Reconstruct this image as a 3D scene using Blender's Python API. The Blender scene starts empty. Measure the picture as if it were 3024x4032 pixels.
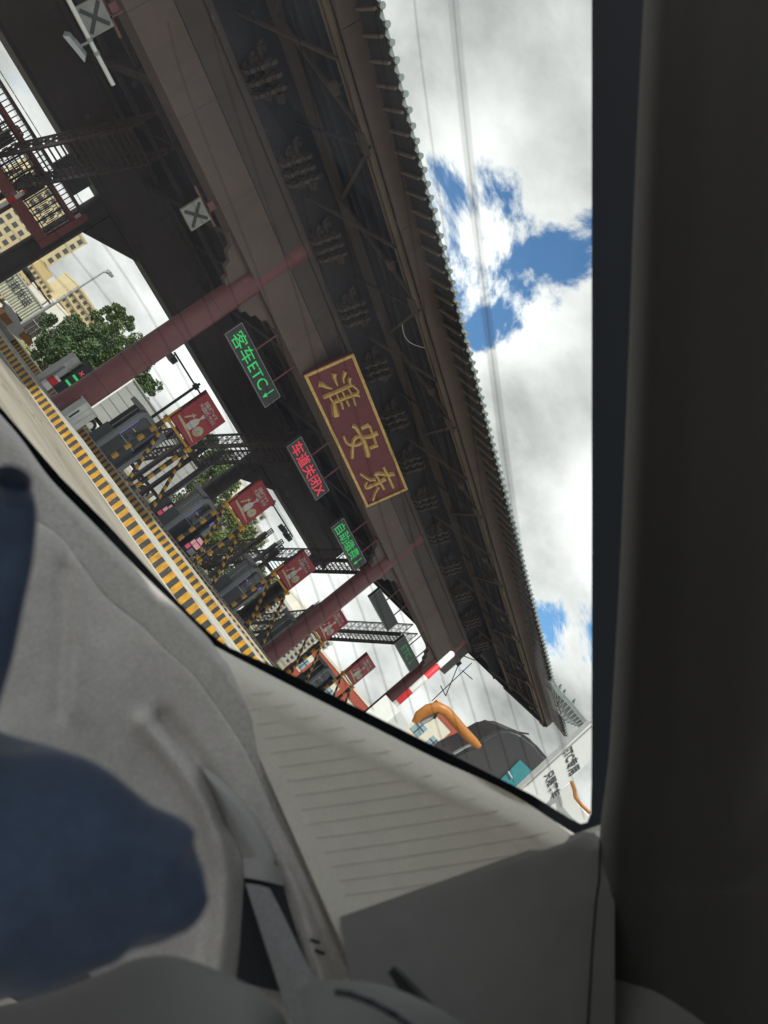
import bpy, bmesh, math, random
from mathutils import Vector, Matrix
random.seed(7)
SC = bpy.context.scene
COL = SC.collection

# ---------------------------------------------------------------- camera
# world: X along the toll gate, Y along the lanes (away from the camera), Z up, metres
R0 = Vector((0.277689, -0.581035, 0.765040)); R1 = Vector((0.614342, -0.504835, -0.606404)); R2 = Vector((0.738562, 0.638388, 0.216767))   # image right, image down, forward
CAMP = Vector((0.0, 0.0, 0.95))
FPX, PPX, PPY = 3028.0, 1512.0, 2016.0
cam = bpy.data.cameras.new('camera'); camo = bpy.data.objects.new('camera', cam); COL.objects.link(camo)
cam.sensor_fit = 'VERTICAL'; cam.lens = 6.86; cam.sensor_height = 6.86*4032/FPX
camo.matrix_world = Matrix(((R0.x, -R1.x, -R2.x, 0), (R0.y, -R1.y, -R2.y, 0), (R0.z, -R1.z, -R2.z, CAMP.z), (0, 0, 0, 1)))
cam.clip_start = 0.02; cam.clip_end = 3000
cam.dof.use_dof = True; cam.dof.focus_distance = 28; cam.dof.aperture_fstop = 1.5
SC.camera = camo

def ray(px, py):
    return R0*(px-PPX) + R1*(py-PPY) + R2*FPX
def at(px, py, X=None, Y=None, Z=None, D=None):
    r = ray(px, py)
    if Y is not None: t = (Y-CAMP.y)/r.y
    elif X is not None: t = (X-CAMP.x)/r.x
    elif Z is not None: t = (Z-CAMP.z)/r.z
    else: t = D/FPX
    return CAMP + r*t

# ---------------------------------------------------------------- sky, sun, exposure
SUN_DIR = Vector((-0.62, -0.28, 0.74)).normalized()
w = bpy.data.worlds.new('World'); SC.world = w; w.use_nodes = True
nt = w.node_tree; nt.nodes.clear()
def N(t, tree=None, **k):
    n = (tree or nt).nodes.new(t)
    for a, b in k.items(): setattr(n, a, b)
    return n
L = nt.links.new
sky = N('ShaderNodeTexSky', sky_type='NISHITA', sun_disc=False)
sky.sun_elevation = math.asin(SUN_DIR.z); sky.sun_rotation = math.atan2(SUN_DIR.x, SUN_DIR.y)
sky.air_density = 1.0; sky.dust_density = 0.3; sky.ozone_density = 2.0
tc = N('ShaderNodeTexCoord'); sep = N('ShaderNodeSeparateXYZ'); L(tc.outputs['Generated'], sep.inputs[0])
def mth(op, a, b=None, c=None, clamp=False):
    n = N('ShaderNodeMath', operation=op); n.use_clamp = clamp
    for i, v in enumerate((a, b, c)):
        if v is None: continue
        if isinstance(v, (int, float)): n.inputs[i].default_value = v
        else: L(v, n.inputs[i])
    return n.outputs[0]
# cloud layer: direction projected on a plane overhead
zz = mth('ADD', mth('MAXIMUM', sep.outputs['Z'], 0.0), 0.45)
cx = N('ShaderNodeCombineXYZ'); L(mth('DIVIDE', sep.outputs['X'], zz), cx.inputs[0]); L(mth('DIVIDE', sep.outputs['Y'], zz), cx.inputs[1])
n1 = N('ShaderNodeTexNoise'); n1.inputs['Scale'].default_value = 4.6; n1.inputs['Detail'].default_value = 9; n1.inputs['Roughness'].default_value = 0.64; n1.inputs['Distortion'].default_value = 0.25
L(cx.outputs[0], n1.inputs['Vector'])
n2 = N('ShaderNodeTexNoise'); n2.inputs['Scale'].default_value = 2.8; n2.inputs['Detail'].default_value = 6; n2.inputs['Roughness'].default_value = 0.46
mp = N('ShaderNodeMapping'); mp.inputs['Location'].default_value = (3.1, 1.7, 0.4); L(cx.outputs[0], mp.inputs[0]); L(mp.outputs[0], n2.inputs['Vector'])
dens = mth('ADD', n1.outputs['Fac'], mth('MULTIPLY', mth('MAXIMUM', mth('SUBTRACT', 1.0, mth('MULTIPLY', mth('MAXIMUM', sep.outputs['Z'], 0.0), 3.2)), 0.0), 0.11))
def lump(px, py, deg, amt, dens):
    d = ray(px, py).normalized()
    v = N('ShaderNodeVectorMath', operation='DOT_PRODUCT'); L(tc.outputs['Generated'], v.inputs[0]); v.inputs[1].default_value = d
    k = 1.0/(1-math.cos(math.radians(deg)))
    g = mth('POWER', 2.718, mth('MULTIPLY', mth('SUBTRACT', v.outputs['Value'], 1.0), k))
    return mth('ADD', dens, mth('MULTIPLY', g, amt))
# gaps of blue and banks of cloud seen beside the eave
for px, py, dg, am in ((1930, 1270, 2.8, -.17), (2200, 1040, 2.8, -.17), (2040, 640, 2.2, -.09), (2230, 2420, 2.0, -.08), (2290, 2600, 2.4, -.11), (1760, 130, 1.6, -.08),
                       (1750, 350, 6, .13), (2150, 250, 6, .13), (1870, 960, 2.4, .12), (2150, 1500, 6, .16), (2020, 2000, 6, .16), (600, 1200, 7, .05), (700, 1230, 1.6, -.12), (2050, 2950, 6, .15), (60, 250, 5, .08)):
    dens = lump(px, py, dg, am, dens)
mask = N('ShaderNodeMapRange', interpolation_type='SMOOTHSTEP'); mask.inputs['From Min'].default_value = 0.385; mask.inputs['From Max'].default_value = 0.485
L(dens, mask.inputs['Value'])
shade = N('ShaderNodeMapRange'); shade.inputs['From Min'].default_value = 0.36; shade.inputs['From Max'].default_value = 0.64; shade.inputs['To Min'].default_value = 1.16; shade.inputs['To Max'].default_value = 0.34
thick = mth('ADD', mth('MULTIPLY', n1.outputs['Fac'], 0.28), mth('MULTIPLY', n2.outputs['Fac'], 0.72))
thick = lump(2080, 1750, 5.0, .13, thick)   # the heavy grey bank beside the eave
L(thick, shade.inputs['Value'])
ccol = N('ShaderNodeVectorMath', operation='SCALE'); ccol.inputs[0].default_value = (1.0, 1.0, 0.985); L(shade.outputs[0], ccol.inputs['Scale'])
skyb = N('ShaderNodeVectorMath', operation='MULTIPLY'); L(sky.outputs[0], skyb.inputs[0]); skyb.inputs[1].default_value = (0.62, 0.88, 1.0)
cs = N('ShaderNodeVectorMath', operation='SCALE'); L(ccol.outputs[0], cs.inputs[0]); cs.inputs['Scale'].default_value = 7.6
mix = N('ShaderNodeMix', data_type='RGBA'); L(mask.outputs[0], mix.inputs['Factor']); L(skyb.outputs[0], mix.inputs[6]); L(cs.outputs[0], mix.inputs[7])
bg = N('ShaderNodeBackground'); bg.inputs['Strength'].default_value = 0.125; L(mix.outputs[2], bg.inputs['Color'])
wo = N('ShaderNodeOutputWorld'); L(bg.outputs[0], wo.inputs['Surface'])
sl = bpy.data.lights.new('sun', 'SUN'); so = bpy.data.objects.new('sun', sl); COL.objects.link(so)
sl.energy = 3.0; sl.angle = math.radians(1.5); sl.color = (1.0, 0.95, 0.87)
so.rotation_euler = SUN_DIR.to_track_quat('Z', 'Y').to_euler(); so.location = (-20, 0, 40)
SC.view_settings.view_transform = 'Standard'; SC.view_settings.look = 'None'; SC.view_settings.exposure = 0.42; SC.view_settings.gamma = 1.0
SC.view_settings.use_curve_mapping = False
SC.render.engine = 'CYCLES'
SC.cycles.use_denoising = True
SC.cycles.max_bounces = 8; SC.cycles.transparent_max_bounces = 16; SC.cycles.caustics_reflective = False; SC.cycles.caustics_refractive = False
SC.cycles.sample_clamp_indirect = 8.0

# ---------------------------------------------------------------- helpers
MATS = {}
def mat(name, col, rough=0.6, metal=0.0, var=0.12, scale=6.0, bump=0.0, bscale=60.0, emit=None, estr=0.0, spec=0.4, stain=0.0, coat=0.0, detail=6):
    if name in MATS: return MATS[name]
    m = bpy.data.materials.new(name); m.use_nodes = True; t = m.node_tree; b = t.nodes['Principled BSDF']
    b.inputs['Roughness'].default_value = rough; b.inputs['Metallic'].default_value = metal; b.inputs['Specular IOR Level'].default_value = spec
    b.inputs['Coat Weight'].default_value = coat
    b.inputs['Base Color'].default_value = (*col, 1)
    tcn = N('ShaderNodeTexCoord', t)
    if var > 0 or stain > 0:
        no = N('ShaderNodeTexNoise', t); no.inputs['Scale'].default_value = scale; no.inputs['Detail'].default_value = detail; no.inputs['Roughness'].default_value = 0.62
        t.links.new(tcn.outputs['Object'], no.inputs['Vector'])
        mr = N('ShaderNodeMapRange', t); mr.inputs['From Min'].default_value = 0.28; mr.inputs['From Max'].default_value = 0.72
        mr.inputs['To Min'].default_value = 1-var; mr.inputs['To Max'].default_value = 1+var; t.links.new(no.outputs['Fac'], mr.inputs['Value'])
        fac = mr.outputs[0]
        if stain > 0:
            n3 = N('ShaderNodeTexNoise', t); n3.inputs['Scale'].default_value = scale*0.35; n3.inputs['Detail'].default_value = 8; n3.inputs['Roughness'].default_value = 0.7
            mp3 = N('ShaderNodeMapping', t); mp3.inputs['Scale'].default_value = (3, 3, 0.7); t.links.new(tcn.outputs['Object'], mp3.inputs[0]); t.links.new(mp3.outputs[0], n3.inputs['Vector'])
            m3 = N('ShaderNodeMapRange', t, interpolation_type='SMOOTHSTEP'); m3.inputs['From Min'].default_value = 0.5; m3.inputs['From Max'].default_value = 0.68; m3.inputs['To Min'].default_value = 1; m3.inputs['To Max'].default_value = 1-stain
            t.links.new(n3.outputs['Fac'], m3.inputs['Value'])
            mm = N('ShaderNodeMath', t, operation='MULTIPLY'); t.links.new(fac, mm.inputs[0]); t.links.new(m3.outputs[0], mm.inputs[1]); fac = mm.outputs[0]
        sc = N('ShaderNodeVectorMath', t, operation='SCALE'); sc.inputs[0].default_value = col; t.links.new(fac, sc.inputs['Scale']); t.links.new(sc.outputs[0], b.inputs['Base Color'])
    if bump > 0:
        nb = N('ShaderNodeTexNoise', t); nb.inputs['Scale'].default_value = bscale; nb.inputs['Detail'].default_value = 4
        t.links.new(tcn.outputs['Object'], nb.inputs['Vector'])
        bp = N('ShaderNodeBump', t); bp.inputs['Strength'].default_value = bump; bp.inputs['Distance'].default_value = 0.02
        t.links.new(nb.outputs['Fac'], bp.inputs['Height']); t.links.new(bp.outputs[0], b.inputs['Normal'])
    if emit is not None:
        b.inputs['Emission Color'].default_value = (*emit, 1); b.inputs['Emission Strength'].default_value = estr
    MATS[name] = m
    return m

class MB:
    """collects shapes, links them as one mesh object"""
    def __init__(s): s.v = []; s.f = []
    def quad(s, *p):
        i = len(s.v); s.v += [tuple(q) for q in p]; s.f.append(tuple(range(i, i+len(p)))); return s
    def hexa(s, b, t):
        i = len(s.v); n = len(b); s.v += [tuple(q) for q in b] + [tuple(q) for q in t]
        s.f.append(tuple(range(i+n-1, i-1, -1))); s.f.append(tuple(range(i+n, i+2*n)))
        for k in range(n): s.f.append((i+k, i+(k+1) % n, i+n+(k+1) % n, i+n+k))
        return s
    def box(s, x0, x1, y0, y1, z0, z1):
        return s.hexa([(x0, y0, z0), (x1, y0, z0), (x1, y1, z0), (x0, y1, z0)], [(x0, y0, z1), (x1, y0, z1), (x1, y1, z1), (x0, y1, z1)])
    def bar(s, p, q, w, h=None, up=(0, 0, 1)):
        h = h or w; p = Vector(p); q = Vector(q); d = (q-p)
        if d.length < 1e-6: return s
        d.normalize(); u = Vector(up)
        if abs(d.dot(u)) > 0.98: u = Vector((0, 1, 0))
        a = d.cross(u).normalized()*w/2; b = a.cross(d).normalized()*h/2
        return s.hexa([p-a-b, p+a-b, p+a+b, p-a+b], [q-a-b, q+a-b, q+a+b, q-a+b])
    def tube(s, p, q, r0, r1=None, n=10, cap=True):
        r1 = r0 if r1 is None else r1; p = Vector(p); q = Vector(q); d = (q-p).normalized(); u = Vector((0, 0, 1)) if abs(d.z) < 0.9 else Vector((1, 0, 0))
        a = d.cross(u).normalized(); b = a.cross(d); i = len(s.v)
        for c, r in ((p, r0), (q, r1)):
            for k in range(n):
                t = 2*math.pi*k/n; s.v.append(tuple(c + a*math.cos(t)*r + b*math.sin(t)*r))
        for k in range(n): s.f.append((i+k, i+n+k, i+n+(k+1) % n, i+(k+1) % n))
        if cap: s.f.append(tuple(range(i, i+n))); s.f.append(tuple(range(i+2*n-1, i+n-1, -1)))
        return s
    def path(s, pts, r, n=8):
        pts = [Vector(p) for p in pts]
        for a, b in zip(pts, pts[1:]): s.tube(a, b, r, n=n)
        return s
    def prism(s, poly, vec):
        vec = Vector(vec); return s.hexa([Vector(p) for p in poly], [Vector(p)+vec for p in poly])
    def grid(s, rows, close=False):
        i = len(s.v); n = len(rows[0]); 
        for r in rows: s.v += [tuple(p) for p in r]
        for a in range(len(rows)-1):
            for b in range(n-1): s.f.append((i+a*n+b, i+a*n+b+1, i+(a+1)*n+b+1, i+(a+1)*n+b))
            if close: s.f.append((i+a*n+n-1, i+a*n, i+(a+1)*n, i+(a+1)*n+n-1))
        return s
    def mesh(s, name, m, smooth=False):
        me = bpy.data.meshes.new(name); me.from_pydata(s.v, [], s.f); me.materials.append(m)
        if smooth:
            for p in me.polygons: p.use_smooth = True
        me.update(); return me
    def build(s, name, m, parent=None, smooth=False, fix=True):
        me = s.mesh(name, m, smooth)
        if fix:
            bm = bmesh.new(); bm.from_mesh(me); bmesh.ops.recalc_face_normals(bm, faces=bm.faces); bm.to_mesh(me); bm.free()
        return link(name, me, parent)
def link(name, me, parent=None):
    o = bpy.data.objects.new(name, me); COL.objects.link(o)
    if parent is not None: o.parent = parent; o.matrix_parent_inverse = Matrix.Identity(4)
    return o
def tag(o, label, cat, group=None, kind=None):
    if label: o['label'] = label
    if cat: o['category'] = cat
    if group: o['group'] = group
    if kind: o['kind'] = kind
    return o
def thing(name, label, cat, group=None, loc=(0, 0, 0)):
    o = bpy.data.objects.new(name, None); o.empty_display_size = 0.2; COL.objects.link(o); o.location = loc
    return tag(o, label, cat, group)
def struct(name, mb, m, smooth=False): return tag(mb.build(name, m, smooth=smooth), None, None, kind='structure')
def copy_tree(o, dx, parent=None):
    c = o.copy(); COL.objects.link(c)
    if parent is None: c.location = Vector(o.location) + Vector(dx)
    else: c.parent = parent
    for ch in [k for k in o.children]: copy_tree(ch, dx, c)
    return c
def smooth_angle(o, deg=35):
    me = o.data
    for p in me.polygons: p.use_smooth = True
    bm = bmesh.new(); bm.from_mesh(me)
    for e in bm.edges:
        if len(e.link_faces) == 2 and e.calc_face_angle(0) > math.radians(deg): e.smooth = False
    bm.to_mesh(me); bm.free()
def text_mesh(body, name, m, width=None, height=None, bold=0.0, ext=0.004, xf=None, space=1.0, squeeze=None):
    """flat lettering: local x along the line, y up, centred on the origin"""
    c = bpy.data.curves.new(name, 'FONT'); c.body = body; c.extrude = 0.0; c.offset = bold; c.resolution_u = 3; c.space_character = space
    o = bpy.data.objects.new(name, c); COL.objects.link(o)
    me = bpy.data.meshes.new_from_object(o.evaluated_get(bpy.context.evaluated_depsgraph_get()))
    bpy.data.objects.remove(o); bpy.data.curves.remove(c)
    xs = [v.co.x for v in me.vertices]; ys = [v.co.y for v in me.vertices]
    mx, my, wx, wy = (min(xs)+max(xs))/2, (min(ys)+max(ys))/2, max(xs)-min(xs), max(ys)-min(ys)
    sx = width/wx if width else height/wy; sy = height/wy if height else sx
    for v in me.vertices: v.co.x = (v.co.x-mx)*sx; v.co.y = (v.co.y-my)*sy
    bm = bmesh.new(); bm.from_mesh(me); bmesh.ops.remove_doubles(bm, verts=bm.verts, dist=1e-5)
    r = bmesh.ops.extrude_face_region(bm, geom=list(bm.faces))
    for g in r['geom']:
        if isinstance(g, bmesh.types.BMVert): g.co.z += ext
    bmesh.ops.recalc_face_normals(bm, faces=bm.faces); bm.to_mesh(me); bm.free()
    me.name = name; me.materials.clear(); me.materials.append(m)
    if xf is not None: me.transform(xf)
    return me
def frame_xf(o, ex, ey):
    """matrix: local x -> ex, y -> ey, z -> ex x ey, origin o"""
    ex = Vector(ex).normalized(); ey = Vector(ey).normalized(); ez = ex.cross(ey)
    return Matrix(((ex.x, ey.x, ez.x, o[0]), (ex.y, ey.y, ez.y, o[1]), (ex.z, ey.z, ez.z, o[2]), (0, 0, 0, 1)))
def on_front(x, y, z): return frame_xf((x, y, z), (1, 0, 0), (0, 0, 1))    # lettering that faces -Y

# ---------------------------------------------------------------- shared materials
M_COL = mat('column_red_paint', (0.15, 0.045, 0.047), 0.42, var=0.16, scale=1.3, stain=0.2)
M_BEAM = mat('beam_brown_paint', (0.108, 0.080, 0.073), 0.6, var=0.14, scale=0.8, stain=0.2)
M_BEAM2 = mat('beam_umber_paint', (0.062, 0.049, 0.046), 0.6, var=0.15, scale=0.8, stain=0.2)
M_DARK = mat('dark_brown_steel', (0.035, 0.028, 0.028), 0.6, var=0.2, scale=2)
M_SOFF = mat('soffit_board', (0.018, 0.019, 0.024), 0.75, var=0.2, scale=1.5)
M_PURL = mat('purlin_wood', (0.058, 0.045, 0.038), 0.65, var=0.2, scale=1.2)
M_BRK = mat('bracket_wood', (0.058, 0.046, 0.042), 0.65, var=0.2, scale=2)
M_TILE = mat('glazed_grey_tile', (0.21, 0.245, 0.24), 0.45, var=0.25, scale=3)
M_CONC = mat('island_concrete', (0.50, 0.48, 0.42), 0.85, var=0.22, scale=1.7, bump=0.25, bscale=25, stain=0.35)
M_GREY = mat('grey_metal_sheet', (0.34, 0.36, 0.37), 0.4, metal=0.3, var=0.08)
M_LGREY = mat('light_grey_paint', (0.58, 0.59, 0.58), 0.5, var=0.08)
M_WHITE = mat('white_paint', (0.74, 0.75, 0.74), 0.5, var=0.06)
M_BLACK = mat('black_plastic', (0.018, 0.019, 0.02), 0.45, var=0.1)
M_YEL = mat('yellow_paint', (0.62, 0.33, 0.03), 0.5, var=0.15, scale=5, stain=0.25)
M_BLKP = mat('black_paint', (0.028, 0.03, 0.032), 0.5, var=0.2, scale=5)
M_RED = mat('red_paint', (0.62, 0.03, 0.035), 0.45, var=0.1)
M_STAIR = mat('stair_red_steel', (0.22, 0.055, 0.055), 0.5, var=0.15, scale=2)
M_GOLD = mat('gold_leaf_paint', (0.58, 0.39, 0.14), 0.4, metal=0.3, var=0.3, scale=6)
M_GLASSD = mat('dark_booth_glass', (0.02, 0.024, 0.028), 0.14, var=0.05, spec=0.6)

# ---------------------------------------------------------------- ground
def ground_mat():
    m = bpy.data.materials.new('plaza_concrete'); m.use_nodes = True; t = m.node_tree; b = t.nodes['Principled BSDF']; b.inputs['Roughness'].default_value = 0.85
    tcn = N('ShaderNodeTexCoord', t); no = N('ShaderNodeTexNoise', t); no.inputs['Scale'].default_value = 0.35; no.inputs['Detail'].default_value = 9; no.inputs['Roughness'].default_value = 0.65
    mpx = N('ShaderNodeMapping', t); mpx.inputs['Scale'].default_value = (2.2, 0.35, 1); t.links.new(tcn.outputs['Object'], mpx.inputs[0]); t.links.new(mpx.outputs[0], no.inputs['Vector'])
    cr = N('ShaderNodeValToRGB', t); e = cr.color_ramp.elements; e[0].position = 0.3; e[0].color = (0.20, 0.18, 0.145, 1); e[1].position = 0.72; e[1].color = (0.44, 0.40, 0.325, 1)
    t.links.new(no.outputs['Fac'], cr.inputs[0])
    # expansion joints and a crack or two
    br = N('ShaderNodeTexBrick', t); br.inputs['Scale'].default_value = 1.0; br.inputs['Brick Width'].default_value = 4.2; br.inputs['Row Height'].default_value = 5.0; br.inputs['Mortar Size'].default_value = 0.012
    br.inputs['Color1'].default_value = br.inputs['Color2'].default_value = (1, 1, 1, 1); br.inputs['Mortar'].default_value = (0.45, 0.43, 0.4, 1); t.links.new(tcn.outputs['Object'], br.inputs['Vector'])
    vo = N('ShaderNodeTexVoronoi', t, feature='DISTANCE_TO_EDGE'); vo.inputs['Scale'].default_value = .16; nw = N('ShaderNodeTexNoise', t); nw.inputs['Scale'].default_value = 1.2; nw.inputs['Detail'].default_value = 6; t.links.new(tcn.outputs['Object'], nw.inputs['Vector'])
    va = N('ShaderNodeVectorMath', t, operation='MULTIPLY_ADD'); t.links.new(nw.outputs['Color'], va.inputs[0]); va.inputs[1].default_value = (1.6, 1.6, 0); t.links.new(tcn.outputs['Object'], va.inputs[2]); t.links.new(va.outputs[0], vo.inputs['Vector'])
    ck_ = N('ShaderNodeMapRange', t); ck_.inputs['From Max'].default_value = .006; ck_.inputs['To Min'].default_value = .45; t.links.new(vo.outputs['Distance'], ck_.inputs['Value'])
    sc_ = N('ShaderNodeVectorMath', t, operation='SCALE'); t.links.new(cr.outputs[0], sc_.inputs[0]); t.links.new(ck_.outputs[0], sc_.inputs['Scale'])
    mu = N('ShaderNodeMix', t, data_type='RGBA', blend_type='MULTIPLY'); mu.inputs['Factor'].default_value = 1; t.links.new(sc_.outputs[0], mu.inputs[6]); t.links.new(br.outputs['Color'], mu.inputs[7]); t.links.new(mu.outputs[2], b.inputs['Base Color'])
    nb = N('ShaderNodeTexNoise', t); nb.inputs['Scale'].default_value = 14; nb.inputs['Detail'].default_value = 5; t.links.new(tcn.outputs['Object'], nb.inputs['Vector'])
    bp = N('ShaderNodeBump', t); bp.inputs['Strength'].default_value = 0.2; t.links.new(nb.outputs['Fac'], bp.inputs['Height']); t.links.new(bp.outputs[0], b.inputs['Normal'])
    return m
struct('ground', MB().quad((-900, -900, 0), (900, -900, 0), (900, 1400, 0), (-900, 1400, 0)), ground_mat())

def kerb_mat():
    m = bpy.data.materials.new('kerb_stripes'); m.use_nodes = True; t = m.node_tree; b = t.nodes['Principled BSDF']; b.inputs['Roughness'].default_value = 0.6
    tcn = N('ShaderNodeTexCoord', t); s = N('ShaderNodeSeparateXYZ', t); t.links.new(tcn.outputs['Object'], s.inputs[0])
    nz = N('ShaderNodeTexNoise', t); nz.inputs['Scale'].default_value = 9; nz.inputs['Detail'].default_value = 4; t.links.new(tcn.outputs['Object'], nz.inputs['Vector'])
    a = N('ShaderNodeMath', t, operation='MULTIPLY_ADD'); t.links.new(nz.outputs['Fac'], a.inputs[0]); a.inputs[1].default_value = 0.02; t.links.new(s.outputs['Y'], a.inputs[2])
    d = N('ShaderNodeMath', t, operation='MULTIPLY'); t.links.new(a.outputs[0], d.inputs[0]); d.inputs[1].default_value = 1/KERB_PITCH
    f = N('ShaderNodeMath', t, operation='FRACT'); t.links.new(d.outputs[0], f.inputs[0])
    g = N('ShaderNodeMath', t, operation='GREATER_THAN'); t.links.new(f.outputs[0], g.inputs[0]); g.inputs[1].default_value = 0.52
    n2 = N('ShaderNodeTexNoise', t); n2.inputs['Scale'].default_value = 3.5; n2.inputs['Detail'].default_value = 9; n2.inputs['Roughness'].default_value = 0.7; t.links.new(tcn.outputs['Object'], n2.inputs['Vector'])
    cy = N('ShaderNodeValToRGB', t); e = cy.color_ramp.elements; e[0].position = 0.3; e[0].color = (0.30, 0.16, 0.035, 1); e[1].position = 0.65; e[1].color = (0.72, 0.37, 0.02, 1)
    ck = N('ShaderNodeValToRGB', t); e = ck.color_ramp.elements; e[0].position = 0.3; e[0].color = (0.03, 0.032, 0.034, 1); e[1].position = 0.75; e[1].color = (0.075, 0.075, 0.075, 1)
    t.links.new(n2.outputs['Fac'], cy.inputs[0]); t.links.new(n2.outputs['Fac'], ck.inputs[0])
    mx = N('ShaderNodeMix', t, data_type='RGBA'); t.links.new(g.outputs[0], mx.inputs['Factor']); t.links.new(cy.outputs[0], mx.inputs[6]); t.links.new(ck.outputs[0], mx.inputs[7]); n5 = N('ShaderNodeTexNoise', t); n5.inputs['Scale'].default_value = 5; n5.inputs['Detail'].default_value = 10; n5.inputs['Roughness'].default_value = .75; t.links.new(tcn.outputs['Object'], n5.inputs['Vector'])
    ch = N('ShaderNodeMapRange', t, interpolation_type='SMOOTHSTEP'); ch.inputs['From Min'].default_value = .60; ch.inputs['From Max'].default_value = .66; t.links.new(n5.outputs['Fac'], ch.inputs['Value'])
    m5 = N('ShaderNodeMix', t, data_type='RGBA'); t.links.new(ch.outputs[0], m5.inputs['Factor']); t.links.new(mx.outputs[2], m5.inputs[6]); m5.inputs[7].default_value = (.22, .17, .11, 1); t.links.new(m5.outputs[2], b.inputs['Base Color'])
    return m
KERB_PITCH = 0.385
M_KERB = kerb_mat()
# islands between the lanes: striped kerb face, worn concrete top
ISL = [(11.68, 13.95, 0.32, 5.5), (18.15, 20.35, 0.44, 9.0), (23.9, 26.1, 0.46, 11.0), (29.65, 31.85, 0.47, 13.0), (35.3, 37.5, 0.48, 14.0), (40.9, 43.1, 0.48, 15.0)]
for i, (x0, x1, h, ys) in enumerate(ISL):
    t = thing('toll_island', ['striped kerb island carrying the nearest red column', 'striped island with the booth nearest the white trailer', 'striped island carrying the second glass booth along', 'striped island at the foot of the middle red column',
                              'striped island with the booth just past the middle red column', 'striped island below the red column by the red and white pole'][i], 'island', 'toll islands between the lanes', (0, 0, 0))
    y1 = 47.0
    nose = [(x0, y1), (x0, ys+.9), (x0+.25, ys+.3), (x0+.7, ys), (x1-.7, ys), (x1-.25, ys+.3), (x1, ys+.9), (x1, y1)]
    k = MB(); k.prism([(x, y, 0.0) for x, y in nose], (0, 0, h-.03)); k.build('kerb', M_KERB, t)
    k = MB(); ins = [(x0+.03, y1-.03), (x0+.03, ys+.92), (x0+.27, ys+.34), (x0+.71, ys+.03), (x1-.71, ys+.03), (x1-.27, ys+.34), (x1-.03, ys+.92), (x1-.03, y1-.03)]
    k.prism([(x, y, h-.032) for x, y in ins], (0, 0, .036)); k.build('top_slab', M_CONC, t)
    k = MB(); k.box(x0-.16, x0-.004, ys+1, y1, 0.004, 0.02); k.build('gutter_strip', M_LGREY, t)

# ---------------------------------------------------------------- toll canopy
YC = 23.9
COLX = [13.6, 30.75, 41.6]
XL, XR = -14.0, 49.6
can = thing('toll_canopy', 'long dark traditional style toll gate canopy on round red columns with tiled eave', 'canopy')
def column(x, y, r, z0, z1, m):
    k = MB(); n = 28; prev = None
    segs = [z0, z0+.02]
    k.tube((x, y, z0), (x, y, z1), r, n=n, cap=True)
    o = k.build('column', m, can); smooth_angle(o)
    for z in [z0+1.55*i for i in range(1, int((z1-z0)/1.55)+1)]:
        s = MB(); s.tube((x, y, z-.012), (x, y, z+.012), r+.004, n=n, cap=False); q = s.build('seam_ring', M_DARK, o, smooth=True)
    s = MB(); s.tube((x, y, z0), (x, y, z0+.28), r+.09, r+.03, n=n); s.build('column_base', m, o, smooth=False)
    return o
for i, x in enumerate(COLX): column(x, YC, 0.46, ISL[[0, 3, 5][i]][2], 10.3, M_COL)
YB = 36.5
for i, x in enumerate(COLX): column(x, YB, 0.5, ISL[[0, 3, 5][i]][2], 8.0, M_DARK)
# front beam between columns: fascia in two steps with a groove
yf = YC-.42
def zq(z, Y): return .95+(z-.95)*Y/YC
segsX = [XL]+[v for x in COLX for v in (x-.40, x+.40)]+[43.2]
XB = 43.0
b = MB()
b.box(XL, XB, yf, yf+.9, zq(8.26, yf), zq(9.62, yf)); b.build('front_beam', M_BEAM, can)
b = MB(); b.box(XL, XB, yf+.05, yf+.9, zq(9.66, yf), zq(10.42, yf)); b.build('upper_beam', M_BEAM2, can)
b = MB(); b.box(XL, XB, yf-.10, yf+.9, zq(10.43, yf), zq(10.56, yf)); b.box(XL, XB, yf-.04, yf+.88, zq(10.57, yf), zq(10.66, yf)); b.build('cornice', M_BEAM2, can)
for k in range(-4, 15):      # panel joints standing slightly proud of the beam face
    x = 13.6+2.87*k
    if XL < x < XB-1:
        m = MB(); m.box(x-.012, x+.012, yf-.003, yf+.2, zq(8.28, yf), zq(9.6, yf)); m.build('beam_joint', M_BEAM2, can)
# timber corbels where beam meets column
for x in COLX:
    for s in (-1, 1):
        if x > 40 and s > 0: continue
        m = MB(); z1 = zq(8.26, yf)-.004
        prof = [(0, -1.5), (.25, -1.45), (.3, -1.15), (.6, -1.05), (.66, -.72), (1.0, -.6), (1.1, -.25), (1.55, -.12), (1.6, 0), (0, 0)]
        m.prism([(x+s*(.44+a), YC-.14, z1+c*.62) for a, c in prof], (0, .28, 0)); m.build('corbel', M_BEAM, can)
# dougong bracket sets along the beam top (curled tiers of arms)
m = MB()
zb = zq(10.66, yf)
for tier in range(3):
    hw = .30+.20*tier; z_ = zb+.05+.30*tier; yo = -.04-.16*tier
    for xo in (-.36, 0, .36):
        P = [Vector((xo, yo+.25, z_)), Vector((xo, yo-.30, z_)), Vector((xo, yo-.46, z_+.07)), Vector((xo, yo-.50, z_+.20)), Vector((xo, yo-.42, z_+.27))]
        for p, q in zip(P, P[1:]): m.bar(p, q, .12, .11)
        m.box(xo-.10, xo+.10, yo-.36, yo-.16, z_+.07, z_+.20)
    for s_ in (-1, 1):
        P = [Vector((0, yo-.02, z_+.03)), Vector((s_*hw, yo-.02, z_+.03)), Vector((s_*(hw+.15), yo-.02, z_+.10)), Vector((s_*(hw+.18), yo-.02, z_+.23))]
        for p, q in zip(P, P[1:]): m.bar(p, q, .10, .12)
        m.box(s_*hw-.09, s_*hw+.09, yo-.12, yo+.10, z_+.10, z_+.24)
bme = m.mesh('bracket', M_BRK)
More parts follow.
